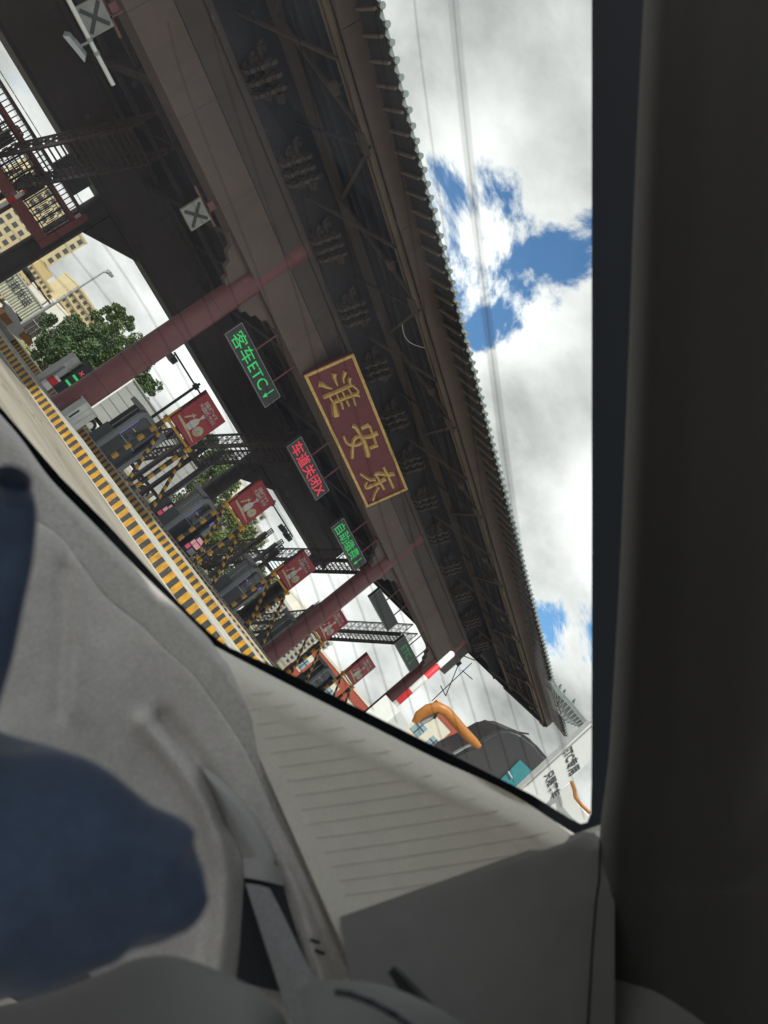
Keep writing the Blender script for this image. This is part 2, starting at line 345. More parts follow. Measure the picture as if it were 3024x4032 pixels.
bm_ = bmesh.new(); bm_.from_mesh(bme); bmesh.ops.recalc_face_normals(bm_, faces=bm_.faces); bm_.to_mesh(bme); bm_.free()
for k in range(-4, 11):
    o = link('bracket', bme, can); o.location = (13.70+2.87*k, yf+.1, 0)
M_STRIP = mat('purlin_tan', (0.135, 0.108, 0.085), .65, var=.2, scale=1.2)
# soffit boards, purlins, fascia
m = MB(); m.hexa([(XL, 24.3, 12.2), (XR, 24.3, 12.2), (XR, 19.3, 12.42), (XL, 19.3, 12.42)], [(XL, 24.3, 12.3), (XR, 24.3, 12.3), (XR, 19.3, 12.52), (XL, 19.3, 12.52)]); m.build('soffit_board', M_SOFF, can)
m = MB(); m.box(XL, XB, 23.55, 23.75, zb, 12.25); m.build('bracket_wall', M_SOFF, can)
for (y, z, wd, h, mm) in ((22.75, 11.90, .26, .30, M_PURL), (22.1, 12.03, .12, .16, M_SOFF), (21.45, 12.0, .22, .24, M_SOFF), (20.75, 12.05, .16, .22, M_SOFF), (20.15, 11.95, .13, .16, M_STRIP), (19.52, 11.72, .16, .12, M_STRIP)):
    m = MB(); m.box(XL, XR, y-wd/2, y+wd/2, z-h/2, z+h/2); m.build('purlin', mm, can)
for k in range(-3, 12):      # fascia boards butted end to end
    x0 = 12.3+5.74*(k-1)/1.0
    if x0 > XR-1: break
    m = MB(); m.box(max(XL, x0+.01), min(XR, x0+5.73), 19.12, 19.24, zq(14.38, 19.18), zq(15.15, 19.18)); m.build('fascia_board', M_BEAM, can)
# struts of the eave truss
for k in range(-2, 7):
    X = 12.9+5.74*k
    if X > XR-2: break
    m = MB(); m.bar((X-.9, 23.5, 11.1), (X+.25, 19.5, 11.74), .09); m.build('strut', M_PURL, can)
    m = MB(); m.bar((X-.6, 22.7, 11.85), (X+2.3, 19.62, 11.76), .10); m.build('strut', M_PURL, can)
    m = MB(); m.bar((X-.6, 22.7, 11.85), (X-3.1, 19.62, 11.76), .10); m.build('strut', M_PURL, can)
    m = MB(); m.box(X+2.1, X+2.75, 19.45, 19.9, 11.60, 11.9); m.build('gusset_plate', M_PURL, can)
    m = MB(); m.bar((X+2.5, 19.4, 11.66), (X+2.5, 23.4, 11.6), .08); m.build('strut', M_SOFF, can)
    m = MB(); m.box(X+.8, X+1.15, 20.2, 20.45, 11.55, 11.72); m.bar((X+.97, 20.3, 11.72), (X+.97, 20.3, 12.0), .05); m.build('eave_lamp', M_BEAM2, can)
m = MB(); pts = [Vector((16.4+.12*i, 20.6-.08*i, 11.5-.28*math.sin(math.pi*i/8)+.03*i)) for i in range(9)]; m.path(pts, .012, 6); m.build('loose_cable', M_LGREY, can)
# roof: rafters, deck, tiles along the eave
roof = MB()
roof.hexa([(XL, 17.84, 12.10), (XR, 17.84, 12.10), (XR, 24.5, 13.3), (XL, 24.5, 13.3)], [(XL, 17.84, 12.16), (XR, 17.84, 12.16), (XR, 24.5, 13.42), (XL, 24.5, 13.42)])
roof.hexa([(XL, 24.5, 13.3), (XR, 24.5, 13.3), (XR-3, 31, 16.5), (XL, 31, 16.5)], [(XL, 24.5, 13.42), (XR, 24.5, 13.42), (XR-3, 31, 16.7), (XL, 31, 16.7)])
roof.hexa([(XL, 31, 16.5), (XR-3, 31, 16.5), (XR, 43, 12.1), (XL, 43, 12.1)], [(XL, 31, 16.7), (XR-3, 31, 16.7), (XR, 43, 12.2), (XL, 43, 12.2)])
roofo = roof.build('roof', M_SOFF, can)
m = MB(); m.bar((0, 17.86, 12.03), (.25, 19.3, 12.30), .07, .09); rme = m.mesh('rafter', M_STRIP)
for k in range(0, 78):
    x = 3.0+.62*k
    if x < XR: o = link('rafter', rme, roofo); o.location = (x, 0, 0)
m = MB()
for kk in range(1): 
    m.tube((0, 17.72, 12.17), (0, 18.6, 12.34), .07, n=9)
    m.tube((0, 17.70, 12.17), (0, 17.73, 12.17), .088, n=10)
tme = m.mesh('eave_tile', M_TILE)
m = MB(); pr = [(-.13, .05), (-.10, -.04), (0, -.10), (.10, -.04), (.13, .05), (.06, 0.01), (-.06, 0.01)]
m.prism([(a, 17.73, 12.12+c) for a, c in pr], (0, .05, .01)); m.hexa([(-.12, 17.75, 12.13), (.12, 17.75, 12.13), (.12, 18.6, 12.27), (-.12, 18.6, 12.27)], [(-.12, 17.75, 12.16), (.12, 17.75, 12.16), (.12, 18.6, 12.30), (-.12, 18.6, 12.30)])
dme = m.mesh('drip_tile', M_TILE)
for k in range(0, 112):
    x = 4.0+.415*k
    if x > XR: break
    o = link('eave_tile', tme, roofo); o.location = (x, 0, random.uniform(-.012, .012))
    o = link('drip_tile', dme, roofo); o.location = (x+.207, 0, random.uniform(-.012, .012))
# upturned hip corner with ridge beasts
ridge = [(2168, 2690), (2190, 2728), (2233, 2771), (2270, 2815), (2300, 2850), (2335, 2890)]
lower = [(2172, 2725), (2186, 2759), (2199, 2809), (2233, 2843), (2275, 2860), (2320, 2880)]
A = [at(x, y, Y=17.65) for x, y in ridge]; B = [at(x, y, Y=17.65) for x, y in lower]
m = MB(); n = 8
m.grid([[a.lerp(b, i/n)+Vector((0, .16*math.sin(math.pi*i/n), 0)) for i in range(n+1)] for a, b in zip(A, B)]); m.grid([[a.lerp(b, i/n)+Vector((0, .5, 0)) for i in range(n+1)] for a, b in zip(A, B)])
m.grid([A, [p+Vector((0, .5, 0)) for p in A]]); m.grid([B, [p+Vector((0, .5, 0)) for p in B]])
M_HIP = mat('hip_tile_grey', (0.17, 0.19, 0.19), .5, var=.25, scale=3)
hip = m.build('hip_corner', M_HIP, can, smooth=True)
q = MB(); q.box(XR-.02, XR+.14, 19.2, 37, 11.62, 12.7); q.build('end_fascia', M_SOFF, can)
for i in range(5):
    for j in range(3):
        t = (j+.2)/3; a = A[i].lerp(A[i+1], t); b = B[i].lerp(B[i+1], t)
        k = MB(); k.tube(a+Vector((0, -.03, 0)), b+Vector((0, -.06, 0)), .035, n=8); k.tube(b+Vector((0, -.04, .02)), b+Vector((0, .1, .02)), .06, n=9); k.build('eave_tile', M_HIP, hip, smooth=True)
k = MB()
for a, b in zip(A, A[1:]): k.bar(a+Vector((0, .1, .10)), b+Vector((0, .1, .10)), .22, .2); k.tube(a+Vector((0, .1, .24)), b+Vector((0, .1, .24)), .09, n=8)
k.build('hip_ridge', M_TILE, can)
for px, py in ((2190, 2722), (2207, 2742), (2245, 2778)):
    p = at(px, py, Y=17.75)+Vector((0, 0, -.05)); k = MB()
    k.tube(p, p+Vector((0, 0, .34)), .12, .09, n=8); k.tube(p+Vector((-.05, 0, .30)), p+Vector((-.26, 0, .52)), .09, .05, n=8); k.tube(p+Vector((.04, 0, .26)), p+Vector((.26, 0, .5)), .05, .02, n=6); k.tube(p+Vector((-.2, 0, .48)), p+Vector((-.34, 0, .44)), .06, .03, n=6)
    k.build('ridge_beast', M_TILE, can)
# ceiling over the lanes, cross beams, rear beam with haunches
m = MB(); m.box(XL, XB, 24.4, 37.2, 9.85, 9.95); m.build('ceiling_deck', M_SOFF, can)
for k in range(-4, 6):
    x = 13.6+5.733*k
    q = MB(); q.box(x-.16, x+.16, 24.4, 36.2, 9.2, 9.84); q.build('cross_beam', M_DARK, can)
    q = MB(); q.box(x+2.7, x+2.86, 24.4, 36.2, 9.5, 9.84); q.build('cross_beam', M_DARK, can)
for y in (26.4, 29.2, 32.0, 34.6):
    q = MB(); q.box(XL, XB, y-.08, y+.08, 9.3, 9.48); q.build('ceiling_rail', M_BEAM2, can)
q = MB(); q.box(XL, XB, 24.5, 24.62, 8.9, 9.02); q.box(XL, XB, 25.2, 25.3, 9.05, 9.15); q.build('conduit_tray', M_BEAM2, can)
q = MB(); q.box(XL, 42.3, 35.95, 36.95, 7.35, 9.84); q.build('rear_beam', M_BEAM2, can)
q = MB(); q.box(XL, 42.3, 35.8, 37.1, 7.14, 7.33); q.build('rear_flange', M_DARK, can)
for x in COLX:
    for s in (1,):
        if x > 41: continue
        q = MB(); q.prism([(x+s*.45, 36.2, 7.12), (x+s*2.9, 36.2, 7.12), (x+s*.45, 36.2, 5.7)], (0, .6, 0)); q.build('haunch', M_DARK, can)
q = MB(); q.box(42.4, 42.9, 24.4, 36.9, 9.4, 12.2); q.build('end_beam', M_SOFF, can)
q = MB(); q.hexa([(42.9, 24.6, 11.0), (XR, 24.6, 12.0), (XR, 37, 12.0), (42.9, 37, 11.0)], [(42.9, 24.6, 11.2), (XR, 24.6, 12.2), (XR, 37, 12.2), (42.9, 37, 11.2)]); q.build('end_soffit', M_SOFF, can)
q = MB(); q.box(43.02, 43.12, 22.9, 37, 10.2, 12.18); q.build('end_panel', M_SOFF, can)
q = MB(); q.box(43.13, XR-.04, 24.2, 24.29, 11.5, 12.6); q.build('gable_wall', M_SOFF, can)
for i, x in enumerate((5.2, 8.4, 16.8, 22.5, 28.2, 33.9)):
    q = MB(); q.box(x, x+1.3, 27.2, 27.36, 9.05, 9.15); q.bar((x+.2, 27.28, 9.15), (x+.2, 27.28, 9.5), .03); q.bar((x+1.1, 27.28, 9.15), (x+1.1, 27.28, 9.5), .03); q.build('batten_lamp', M_LGREY, can)
# tie rods bracing the end bay
for a, b in (((1780, 2565), (1870, 2600)), ((1700, 2760), (1858, 2610)), ((1755, 2740), (1820, 2580)), ((1735, 2700), (1755, 2740)), ((1820, 2640), (1860, 2675))):
    q = MB(); q.tube(at(*a, Y=24.4), at(*b, Y=24.0), .035, n=6); q.build('tie_rod', M_DARK, can)

# ---------------------------------------------------------------- name board on the beam
B0 = at(1195, 1476, Y=23.36); sv = Vector((0, -.335, .942)).normalized(); su = Vector((1, 0, 0)); sn = su.cross(sv)   # sn faces the camera side
if sn.y > 0: sn = -sn
def onboard(px, py, off=0.0):
    r = ray(px, py); t = (B0-CAMP).dot(sn)/r.dot(sn); return CAMP + r*t + sn*off
corners = [onboard(1195, 1476), onboard(1444, 1996), onboard(1605, 1928), onboard(1397, 1395)]
W = ((corners[1]-corners[0]).dot(su)+(corners[2]-corners[3]).dot(su))/2; Hh = ((corners[3]-corners[0]).dot(sv)+(corners[2]-corners[1]).dot(sv))/2
board = thing('name_board', 'maroon name board with gilt frame and three raised gold characters hung on the beam', 'sign board')
M_MAR = mat('maroon_lacquer', (0.135, 0.020, 0.033), 0.4, var=0.15, scale=1.5)
def bp(u, v, o=0.0): return B0 + su*u + sv*v + sn*o
k = MB(); k.prism([bp(0, 0), bp(W, 0), bp(W, Hh), bp(0, Hh)], sn*-.16); k.build('panel', M_MAR, board)
fw = .12
for (u0, u1, v0, v1) in ((0, W, 0, fw), (0, W, Hh-fw, Hh), (0, fw, fw+.002, Hh-fw-.002), (W-fw, W, fw+.002, Hh-fw-.002)):
    k = MB(); k.prism([bp(u0, v0, .003), bp(u1, v0, .003), bp(u1, v1, .003), bp(u0, v1, .003)], sn*.07); k.build('gilt_frame', M_GOLD, board)
for u in (W*.2, W*.8):
    k = MB(); k.bar(bp(u, Hh*.9, -.17), bp(u, Hh*.9, -.17)+Vector((0, .75, .25)), .05); k.build('hanger_rod', M_DARK, board)
def brush(strokes, ox, oy, sc):
    k = MB(); 
    for i, (pts, w0, w1) in enumerate(strokes):
        P = [Vector((ox+x*sc, oy+y*sc, 0)) for x, y in pts]
        # resample smooth
        Q = []
        for j in range(len(P)-1):
            a, b_, c, d = P[max(0, j-1)], P[j], P[j+1], P[min(len(P)-1, j+2)]
            for s in range(5):
                t = s/5; Q.append(.5*((2*b_)+(c-a)*t+(2*a-5*b_+4*c-d)*t*t+(3*b_-a-3*c+d)*t**3))
        Q.append(P[-1]); n = len(Q); l = []; r = []
        for j, q in enumerate(Q):
            d = (Q[min(n-1, j+1)]-Q[max(0, j-1)]).normalized(); nn = Vector((-d.y, d.x, 0)); t = j/(n-1)
            wd = (w0+(w1-w0)*t)*sc*.58
            l.append(q+nn*wd); r.append(q-nn*wd)
        h = .09+.004*i; zz_ = []
        rows = []
        for j in range(n):
            rows.append([onboard(l[j].x, l[j].y, .002), onboard(l[j].x*.75+r[j].x*.25, l[j].y*.75+r[j].y*.25, h), onboard(l[j].x*.25+r[j].x*.75, l[j].y*.25+r[j].y*.75, h), onboard(r[j].x, r[j].y, .002)])
        k.grid(rows); k.quad(*rows[0]); k.quad(*rows[-1])
    return k
s1 = .18083
HUAI = [([(400, 725), (500, 750), (600, 790), (705, 815)], 130, 20), ([(755, 490), (750, 570), (780, 660), (818, 755)], 120, 30), ([(1000, 445), (965, 520), (940, 600), (958, 690)], 100, 35),
        ([(1095, 575), (1075, 640), (1090, 710), (1100, 765)], 75, 80), ([(505, 1015), (620, 965), (860, 862), (1060, 768), (1130, 740)], 70, 66), ([(1130, 735), (1200, 790), (1265, 860), (1240, 915), (1160, 945)], 50, 50),
        ([(1295, 970), (1200, 948), (1000, 1010), (860, 1070), (700, 1125)], 62, 66), ([(640, 985), (725, 1120)], 50, 50), ([(790, 920), (850, 1065)], 42, 42), ([(915, 870), (990, 1015)], 46, 46), ([(1045, 800), (1135, 945)], 46, 46),
        ([(722, 1120), (745, 1200), (790, 1410)], 70, 160), ([(885, 1085), (930, 1240)], 62, 60), ([(1005, 1055), (1062, 1180)], 55, 50), ([(1145, 985), (1200, 1165)], 60, 45)]
s2 = .19288
AN = [([(525, 345), (690, 270)], 55, 75), ([(690, 270), (760, 460), (825, 640)], 60, 60), ([(865, 430), (770, 475), (700, 505), (580, 520)], 80, 60), ([(865, 675), (700, 740)], 65, 45),
      ([(580, 520), (500, 500), (430, 515), (370, 580), (357, 660), (345, 780), (340, 940)], 55, 72), ([(330, 285), (410, 315), (490, 440), (560, 560), (600, 660), (640, 800), (665, 905)], 70, 120), ([(165, 485), (190, 570), (260, 650), (350, 675), (450, 665), (570, 600)], 55, 50)]
DONG = [([(975, 1120), (1040, 1240), (1100, 1370), (1185, 1550)], 60, 58), ([(1200, 1270), (1060, 1285), (930, 1265), (800, 1265)], 70, 60), ([(795, 1262), (860, 1340), (920, 1450), (990, 1575)], 55, 60),
        ([(1025, 1365), (900, 1440), (760, 1500), (640, 1550), (600, 1500), (645, 1420)], 62, 40), ([(495, 1250), (600, 1325), (700, 1380), (815, 1380)], 45, 58), ([(885, 1525), (810, 1640), (760, 1800)], 50, 50)]
for st, ox, oy, sc in ((HUAI, 1180, 1380, s1), (AN, 1320, 1620, s2), (DONG, 1320, 1620, s2)):
    o = brush(st, ox, oy, sc).build('gilt_character', M_GOLD, board)

# ---------------------------------------------------------------- lane message signs under the beam
M_LEDBOX = mat('led_panel_face', (0.032, 0.036, 0.036), 0.5, var=0.1)
M_LEDRIM = mat('led_rim', (0.20, 0.22, 0.22), 0.5, var=0.1)
M_LG = mat('led_green', (0.01, 0.1, 0.03), 0.5, var=0, emit=(0.03, 0.62, 0.14), estr=0.62)
M_LG2 = mat('led_green_dim', (0.01, 0.1, 0.03), 0.5, var=0, emit=(0.03, 0.50, 0.12), estr=0.25)
M_LR = mat('led_red', (0.1, 0.01, 0.015), 0.5, var=0, emit=(0.85, 0.05, 0.08), estr=0.62)
LED = [((880, 1318), (1035, 1612), '客车ETC', '↓', M_LG, 'lane message sign with bright green characters beside the nearest red column'),
       ((1124, 1763), (1243, 1972), '车道关闭X', None, M_LR, 'lane message sign lit in red characters below the name board'),
       ((1300, 2080), (1392, 2252), '自助缴费', '↓', M_LG, 'lane message sign with four thin green characters left of the middle column'),
       ((1443, 2330), (1560, 2520), None, None, None, 'blank dark lane message sign just right of the middle column'),
       ((1557, 2533), (1612, 2650), 'ETC', '↓', M_LG2, 'lane message sign reading ETC in dim green letters')]
yl = 23.62
for i, (pa, pb, body, arrow, mm, lab) in enumerate(LED):
    a = at(*pa, Y=yl); b_ = at(*pb, Y=yl); x0, x1 = a.x, b_.x
    if i == 3: x0, x1 = 31.9, 35.4
    z0, z1 = 6.30, 7.06; zc = (z0+z1)/2
    t = thing('lane_sign', lab, 'led sign', 'lane message signs under the beam', (x0, yl, z0)); t.location = (0, 0, 0)
    k = MB(); k.box(x0, x1, yl, yl+.16, z0, z1); k.build('sign_case', M_LEDBOX, t)
    k = MB()
    for q in ((x0, x1, z0, z0+.03), (x0, x1, z1-.03, z1)): k.box(q[0], q[1], yl-.012, yl-.002, q[2], q[3])
    for q in ((x0, x0+.03), (x1-.03, x1)): k.box(q[0], q[1], yl-.012, yl-.002, z0+.032, z1-.032)
    k.build('sign_rim', M_LEDRIM, t)
    for f in (.36, .80):
        x = x0+(x1-x0)*f; k = MB(); k.tube((x, yl+.08, z1), (x, yl+.08, 8.24), .035, n=8); k.build('hanger_rod', M_COL, t)
    if body:
        wd = (x1-x0)
        if i == 4: me = text_mesh(body, 'lettering', mm, width=wd*.40, height=.40, xf=on_front(x0+wd*.42, yl-.004, zc)); cx_ = x0+wd*.75
        elif i == 1: me = text_mesh(body, 'lettering', mm, width=wd*.93, height=.56, bold=.012, xf=on_front(x0+wd*.5, yl-.004, zc)); cx_ = 0
        else: me = text_mesh(body, 'lettering', mm, width=wd*.72, height=.56, bold=.0, xf=on_front(x0+wd*.42, yl-.004, zc)); cx_ = x0+wd*.87
        link('lettering', me, t)
        if arrow:
            k = MB(); k.box(cx_-.022, cx_+.022, yl-.008, yl-.004, zc-.1, zc+.26); k.prism([(cx_-.10, yl-.008, zc-.08), (cx_+.10, yl-.008, zc-.08), (cx_, yl-.008, zc-.28)], (0, .004, 0)); k.build('arrow', mm, t)
# unlit cross signals over the lanes to the left
M_SIGF = mat('signal_face', (0.25, 0.255, 0.24), 0.5, var=0.15, scale=4, stain=0.2)
for cpx, lab in (((373, 68), 'pale square cross signal behind the white pipe'), ((772, 846), 'pale square cross signal over the lane left of the nearest column')):
    c = at(*cpx, Y=23.5); t = thing('cross_signal', lab, 'lane signal', 'unlit cross signals over the lanes'); s = .37
    k = MB(); k.box(c.x-s, c.x+s, 23.5, 23.62, c.z-s, c.z+s); k.build('signal_case', M_SIGF, t)
    for sg in (-1, 1):
        k = MB(); k.bar((c.x-.28, 23.49-.004*sg, c.z-.28*sg), (c.x+.28, 23.49-.004*sg, c.z+.28*sg), .02, .10, up=(0, 0, 1)); k.build('cross_arm', M_BLKP, t)
    k = MB(); k.bar((c.x+.2, 23.66, c.z+s-.1), (c.x+.2, 23.66, 8.24), .06); k.box(c.x-.7, c.x+.7, 23.63, 23.70, c.z+s+.02, c.z+s+.09); k.box(c.x-.1, c.x+.12, 23.5, 23.62, c.z+s+.1, c.z+s+.32); k.build('bracket_frame', M_COL, t)
# white pipe arm with a tag reader, on a post beside the lane
pe = at(446, 335, Y=23.2); t = thing('reader_pole', 'white horizontal pipe arm carrying a grey box reader under the beam', 'pole')
k = MB(); k.tube((-6.5, 23.2, pe.z), pe, .062, n=14); k.build('pipe_arm', M_WHITE, t, smooth=False)
k = MB(); k.tube((-6.5, 23.2, 0), (-6.5, 23.2, pe.z+.1), .09, n=14); k.build('post', M_WHITE, t)
c = at(300, 180, Y=23.05); k = MB()
xf_ = Matrix.Translation(c) @ Matrix.Rotation(math.radians(28), 4, 'X') @ Matrix.Rotation(math.radians(-14), 4, 'Y')
bb = MB(); bb.hexa([(-.36, -.20, -.05), (.36, -.20, -.05), (.36, .2, -.05), (-.36, .2, -.05)], [(-.27, -.14, .06), (.27, -.14, .06), (.27, .14, .06), (-.27, .14, .06)]); bb.box(-.12, .12, -.05, .05, .062, .10); bb.v = [tuple(xf_ @ Vector(v)) for v in bb.v]; bb.build('reader_box', M_GREY, t)
k.bar(c+Vector((.05, .02, .05)), Vector((c.x+.1, 23.2, pe.z)), .05); k.tube((c.x+.02, 23.2, pe.z), (c.x+.1, 23.2, pe.z), .085, n=12); k.tube((c.x+.35, 23.2, pe.z), (c.x+.43, 23.2, pe.z), .085, n=12); k.build('clamp', M_GREY, t)

# ---------------------------------------------------------------- striped post paint
def stripe_mat(name, pitch, axis, c1, c2, duty=.5):
    m = bpy.data.materials.new(name); m.use_nodes = True; t = m.node_tree; b = t.nodes['Principled BSDF']; b.inputs['Roughness'].default_value = 0.5
    tcn = N('ShaderNodeTexCoord', t); s = N('ShaderNodeSeparateXYZ', t); t.links.new(tcn.outputs['Object'], s.inputs[0])
    d = N('ShaderNodeMath', t, operation='MULTIPLY'); t.links.new(s.outputs[axis], d.inputs[0]); d.inputs[1].default_value = 1/pitch
    f = N('ShaderNodeMath', t, operation='FRACT'); t.links.new(d.outputs[0], f.inputs[0]); g = N('ShaderNodeMath', t, operation='GREATER_THAN'); t.links.new(f.outputs[0], g.inputs[0]); g.inputs[1].default_value = duty
    nz = N('ShaderNodeTexNoise', t); nz.inputs['Scale'].default_value = 4; nz.inputs['Detail'].default_value = 6; t.links.new(tcn.outputs['Object'], nz.inputs['Vector'])
    mr = N('ShaderNodeMapRange', t); mr.inputs['To Min'].default_value = .75; mr.inputs['To Max'].default_value = 1.2; t.links.new(nz.outputs['Fac'], mr.inputs['Value'])
    mx = N('ShaderNodeMix', t, data_type='RGBA'); t.links.new(g.outputs[0], mx.inputs['Factor']); mx.inputs[6].default_value = (*c1, 1); mx.inputs[7].default_value = (*c2, 1)
    sc = N('ShaderNodeVectorMath', t, operation='SCALE'); t.links.new(mx.outputs[2], sc.inputs[0]); t.links.new(mr.outputs[0], sc.inputs['Scale']); t.links.new(sc.outputs[0], b.inputs['Base Color'])
    return m
M_STRZ = stripe_mat('post_stripes', .62, 'Z', (0.66, 0.34, 0.03), (0.03, 0.032, 0.035), .45)
M_STRY = stripe_mat('brace_stripes', .36, 'Z', (0.66, 0.34, 0.03), (0.03, 0.032, 0.035), .45)
M_RW = stripe_mat('red_white_stripes', .70, 'Z', (0.72, 0.03, 0.04), (0.78, 0.78, 0.76), .46)

# ---------------------------------------------------------------- advertising frames on the islands
M_ADR = mat('poster_red', (0.36, 0.02, 0.03), 0.4, var=0.12, scale=1.2)
M_ADW = mat('poster_white', (0.62, 0.60, 0.58), 0.5, var=0.12)
M_ADC = mat('poster_cream', (0.55, 0.47, 0.30), 0.5, var=0.2, scale=8)
M_ADB = mat('poster_blue', (0.22, 0.35, 0.50), 0.5, var=0.2)
ya = 27.2
def ad_frame(x0, lab):
    t = thing('advert_frame', lab, 'advert frame', 'red advert frames on the islands', (x0, ya, 0)); h0 = .4
    for x in (0.08, 1.92):
        k = MB(); k.box(x-.075, x+.075, -.075, .075, h0, 3.22); k.build('post', M_STRZ, t)
        k = MB(); k.bar((x+.11, -.06, 3.05), (x+.18, -1.75, h0+.0), .11); k.build('brace', M_STRY, t)
        k = MB(); k.box(x-.12, x+.12, -.12, .12, 3.225, 3.40); k.build('post_cap', M_YEL, t)
        k = MB(); k.box(x-.03, x+.03, .03, .09, 3.40, 4.0); k.build('panel_stay', M_YEL, t)
    k = MB(); k.box(0.205, 1.795, -.05, .05, 3.25, 3.36); k.build('top_rail', M_YEL, t)
    k = MB(); k.box(.14, 1.86, -.07, .07, 3.44, 5.28); k.build('panel', M_ADR, t)
    k = MB(); k.box(.10, 1.90, .072, .15, 3.42, 5.30); k.build('panel_back', M_DARK, t)
    y = -.074
    def pr(name, pts, m, dy=0): k = MB(); k.prism([(a, y-.006-dy, c) for a, c in pts], (0, .004, 0)); return k.build(name, m, t)
    pr('tray_print', [(.22, 3.72), (1.72, 3.60), (1.72, 3.63), (.9, 3.79), (.22, 3.80)], M_ADC)
    pr('bottle_print', [(.80, 3.80), (1.12, 3.78), (1.16, 4.02), (1.13, 4.26), (1.03, 4.36), (1.03, 4.44), (1.12, 4.64), (.88, 4.66), (.95, 4.44), (.94, 4.36), (.84, 4.28), (.77, 4.04)], M_ADW, .004)
    pr('flask_print', [(1.22, 3.88), (1.42, 3.80), (1.62, 3.88), (1.70, 4.06), (1.62, 4.24), (1.44, 4.30), (1.26, 4.22), (1.18, 4.04)], M_ADC)
    pr('flask_emblem', [(1.38, 4.0), (1.50, 4.0), (1.50, 4.12), (1.38, 4.12)], M_ADB, .004)
    pr('plane_print', [(.42, 3.92), (.50, 3.90), (.66, 4.22), (.80, 4.20), (.74, 4.28), (.70, 4.40), (.64, 4.30), (.52, 4.32), (.60, 4.24)], M_ADC)
    for body, wd, ht, cx_, cz in (('国缘V3', 1.0, .19, .98, 5.0), ('大国新坐标', 1.25, .20, 1.0, 4.78)):
        link('lettering', text_mesh(body, 'lettering', M_ADW, width=wd, height=ht, bold=.02, xf=on_front(cx_, y-.003, cz)), t)
    return t
AF = ad_frame(18.36, 'red drinks advert on striped frame, standing over the stair behind the first booth')
AFL = ['red drinks advert on striped frame beside the second booth, before leafy trees', 'red drinks advert on striped frame in front of the far stair railing', 'red drinks advert on striped frame close past the middle red column',
       'red drinks advert on striped frame in front of the red and white building']
def place_copy(src, x, lab):
    c = copy_tree(src, (0, 0, 0)); c.location = (x, src.location[1], src.location[2]); c['label'] = lab; return c
for x, lab in zip((23.98, 29.75, 35.4, 41.1), AFL): place_copy(AF, x, lab)

# ---------------------------------------------------------------- toll booths
M_PUR = mat('violet_strip', (0.1, 0.08, 0.3), 0.5, var=0, emit=(0.22, 0.14, 0.75), estr=0.7)
M_BFR = mat('booth_frame_grey', (0.22, 0.235, 0.245), 0.4, metal=0.2, var=0.1, scale=2)
M_BWALL = mat('booth_wall_dark', (0.055, 0.06, 0.065), 0.4, var=.15, scale=2)
M_INT = mat('booth_interior', (0.12, 0.12, 0.12), 0.7, var=0.3, scale=6)
def booth(x0, lab):
    t = thing('toll_booth', lab, 'booth', 'toll booths on the islands', (x0, 28.4, .44)); W_, D_, H_ = 1.75, .95, 2.45
    k = MB(); k.box(.06, W_-.06, .06, D_, 0, .95); k.build('lower_wall', M_BWALL, t)
    k = MB(); k.box(.10, W_-.10, .10, D_-.05, .952, H_-.2); k.build('glazing', M_GLASSD, t)
    # grey portal with rounded shoulders round the front
    def arch(r, i): 
        o = []
        for (cx_, cz, a0) in ((W_-i-r, H_-i-r, 0), (i+r, H_-i-r, 90)):
            for s in range(5):
                a = math.radians(a0+s*22.5); o.append((cx_+r*math.cos(a), cz+r*math.sin(a)))
        return [(W_-i, 0)]+o+[(i, 0)]
    A_, B_ = arch(.28, 0), arch(.18, .2); k = MB()
    for y_ in (-.12, .055): k.grid([[(a, y_, c) for a, c in A_], [(a, y_, c) for a, c in B_]])
    k.grid([[(a, -.12, c) for a, c in A_], [(a, .055, c) for a, c in A_]]); k.grid([[(a, -.12, c) for a, c in B_], [(a, .055, c) for a, c in B_]])
    o = k.build('front_frame', M_BFR, t); smooth_angle(o, 40)
    k = MB(); k.box(.205, .235, -.10, -.06, 1.0, H_-.5); k.build('light_strip', M_PUR, t)
    k = MB(); k.box(W_-.235, W_-.205, -.10, -.06, 1.7, H_-.5); k.build('light_strip', M_PUR, t)
    k = MB(); k.box(-.1, W_+.1, .06, D_+.15, H_-.19, H_+.02); k.build('roof_slab', M_BFR, t)
    for y_ in (.5,): k = MB(); k.box(.085, .115, y_-.03, y_+.03, .953, H_-.21); k.build('mullion', M_GREY, t)
    for (a, c, w_, h_) in ((.5, 1.55, .22, .05), (.9, 1.58, .1, .05), (.6, 1.2, .35, .2), (1.1, 1.25, .2, .28)): k = MB(); k.box(a, a+w_, .085, .098, c, c+h_); k.build('notice_card', M_INT if h_ > .1 else M_LGREY, t)
    k = MB(); k.box(.35, 1.4, .02, .05, 1.0, 1.04); k.build('sill', M_GREY, t)
    return t
BT = booth(18.25, 'grey framed booth with violet strip, nearest the white trailer')
for x, lab in zip((24.0, 29.8, 35.5, 41.2), ('grey framed booth with violet strip before the leafy trees', 'grey framed booth with violet strip left of the middle red column', 'grey framed dark booth just right of the middle red column', 'grey framed dark booth beyond the middle column, under the last stair')):
    c = copy_tree(BT, (0, 0, 0)); c.location = (x, 28.4, .46); c['label'] = lab

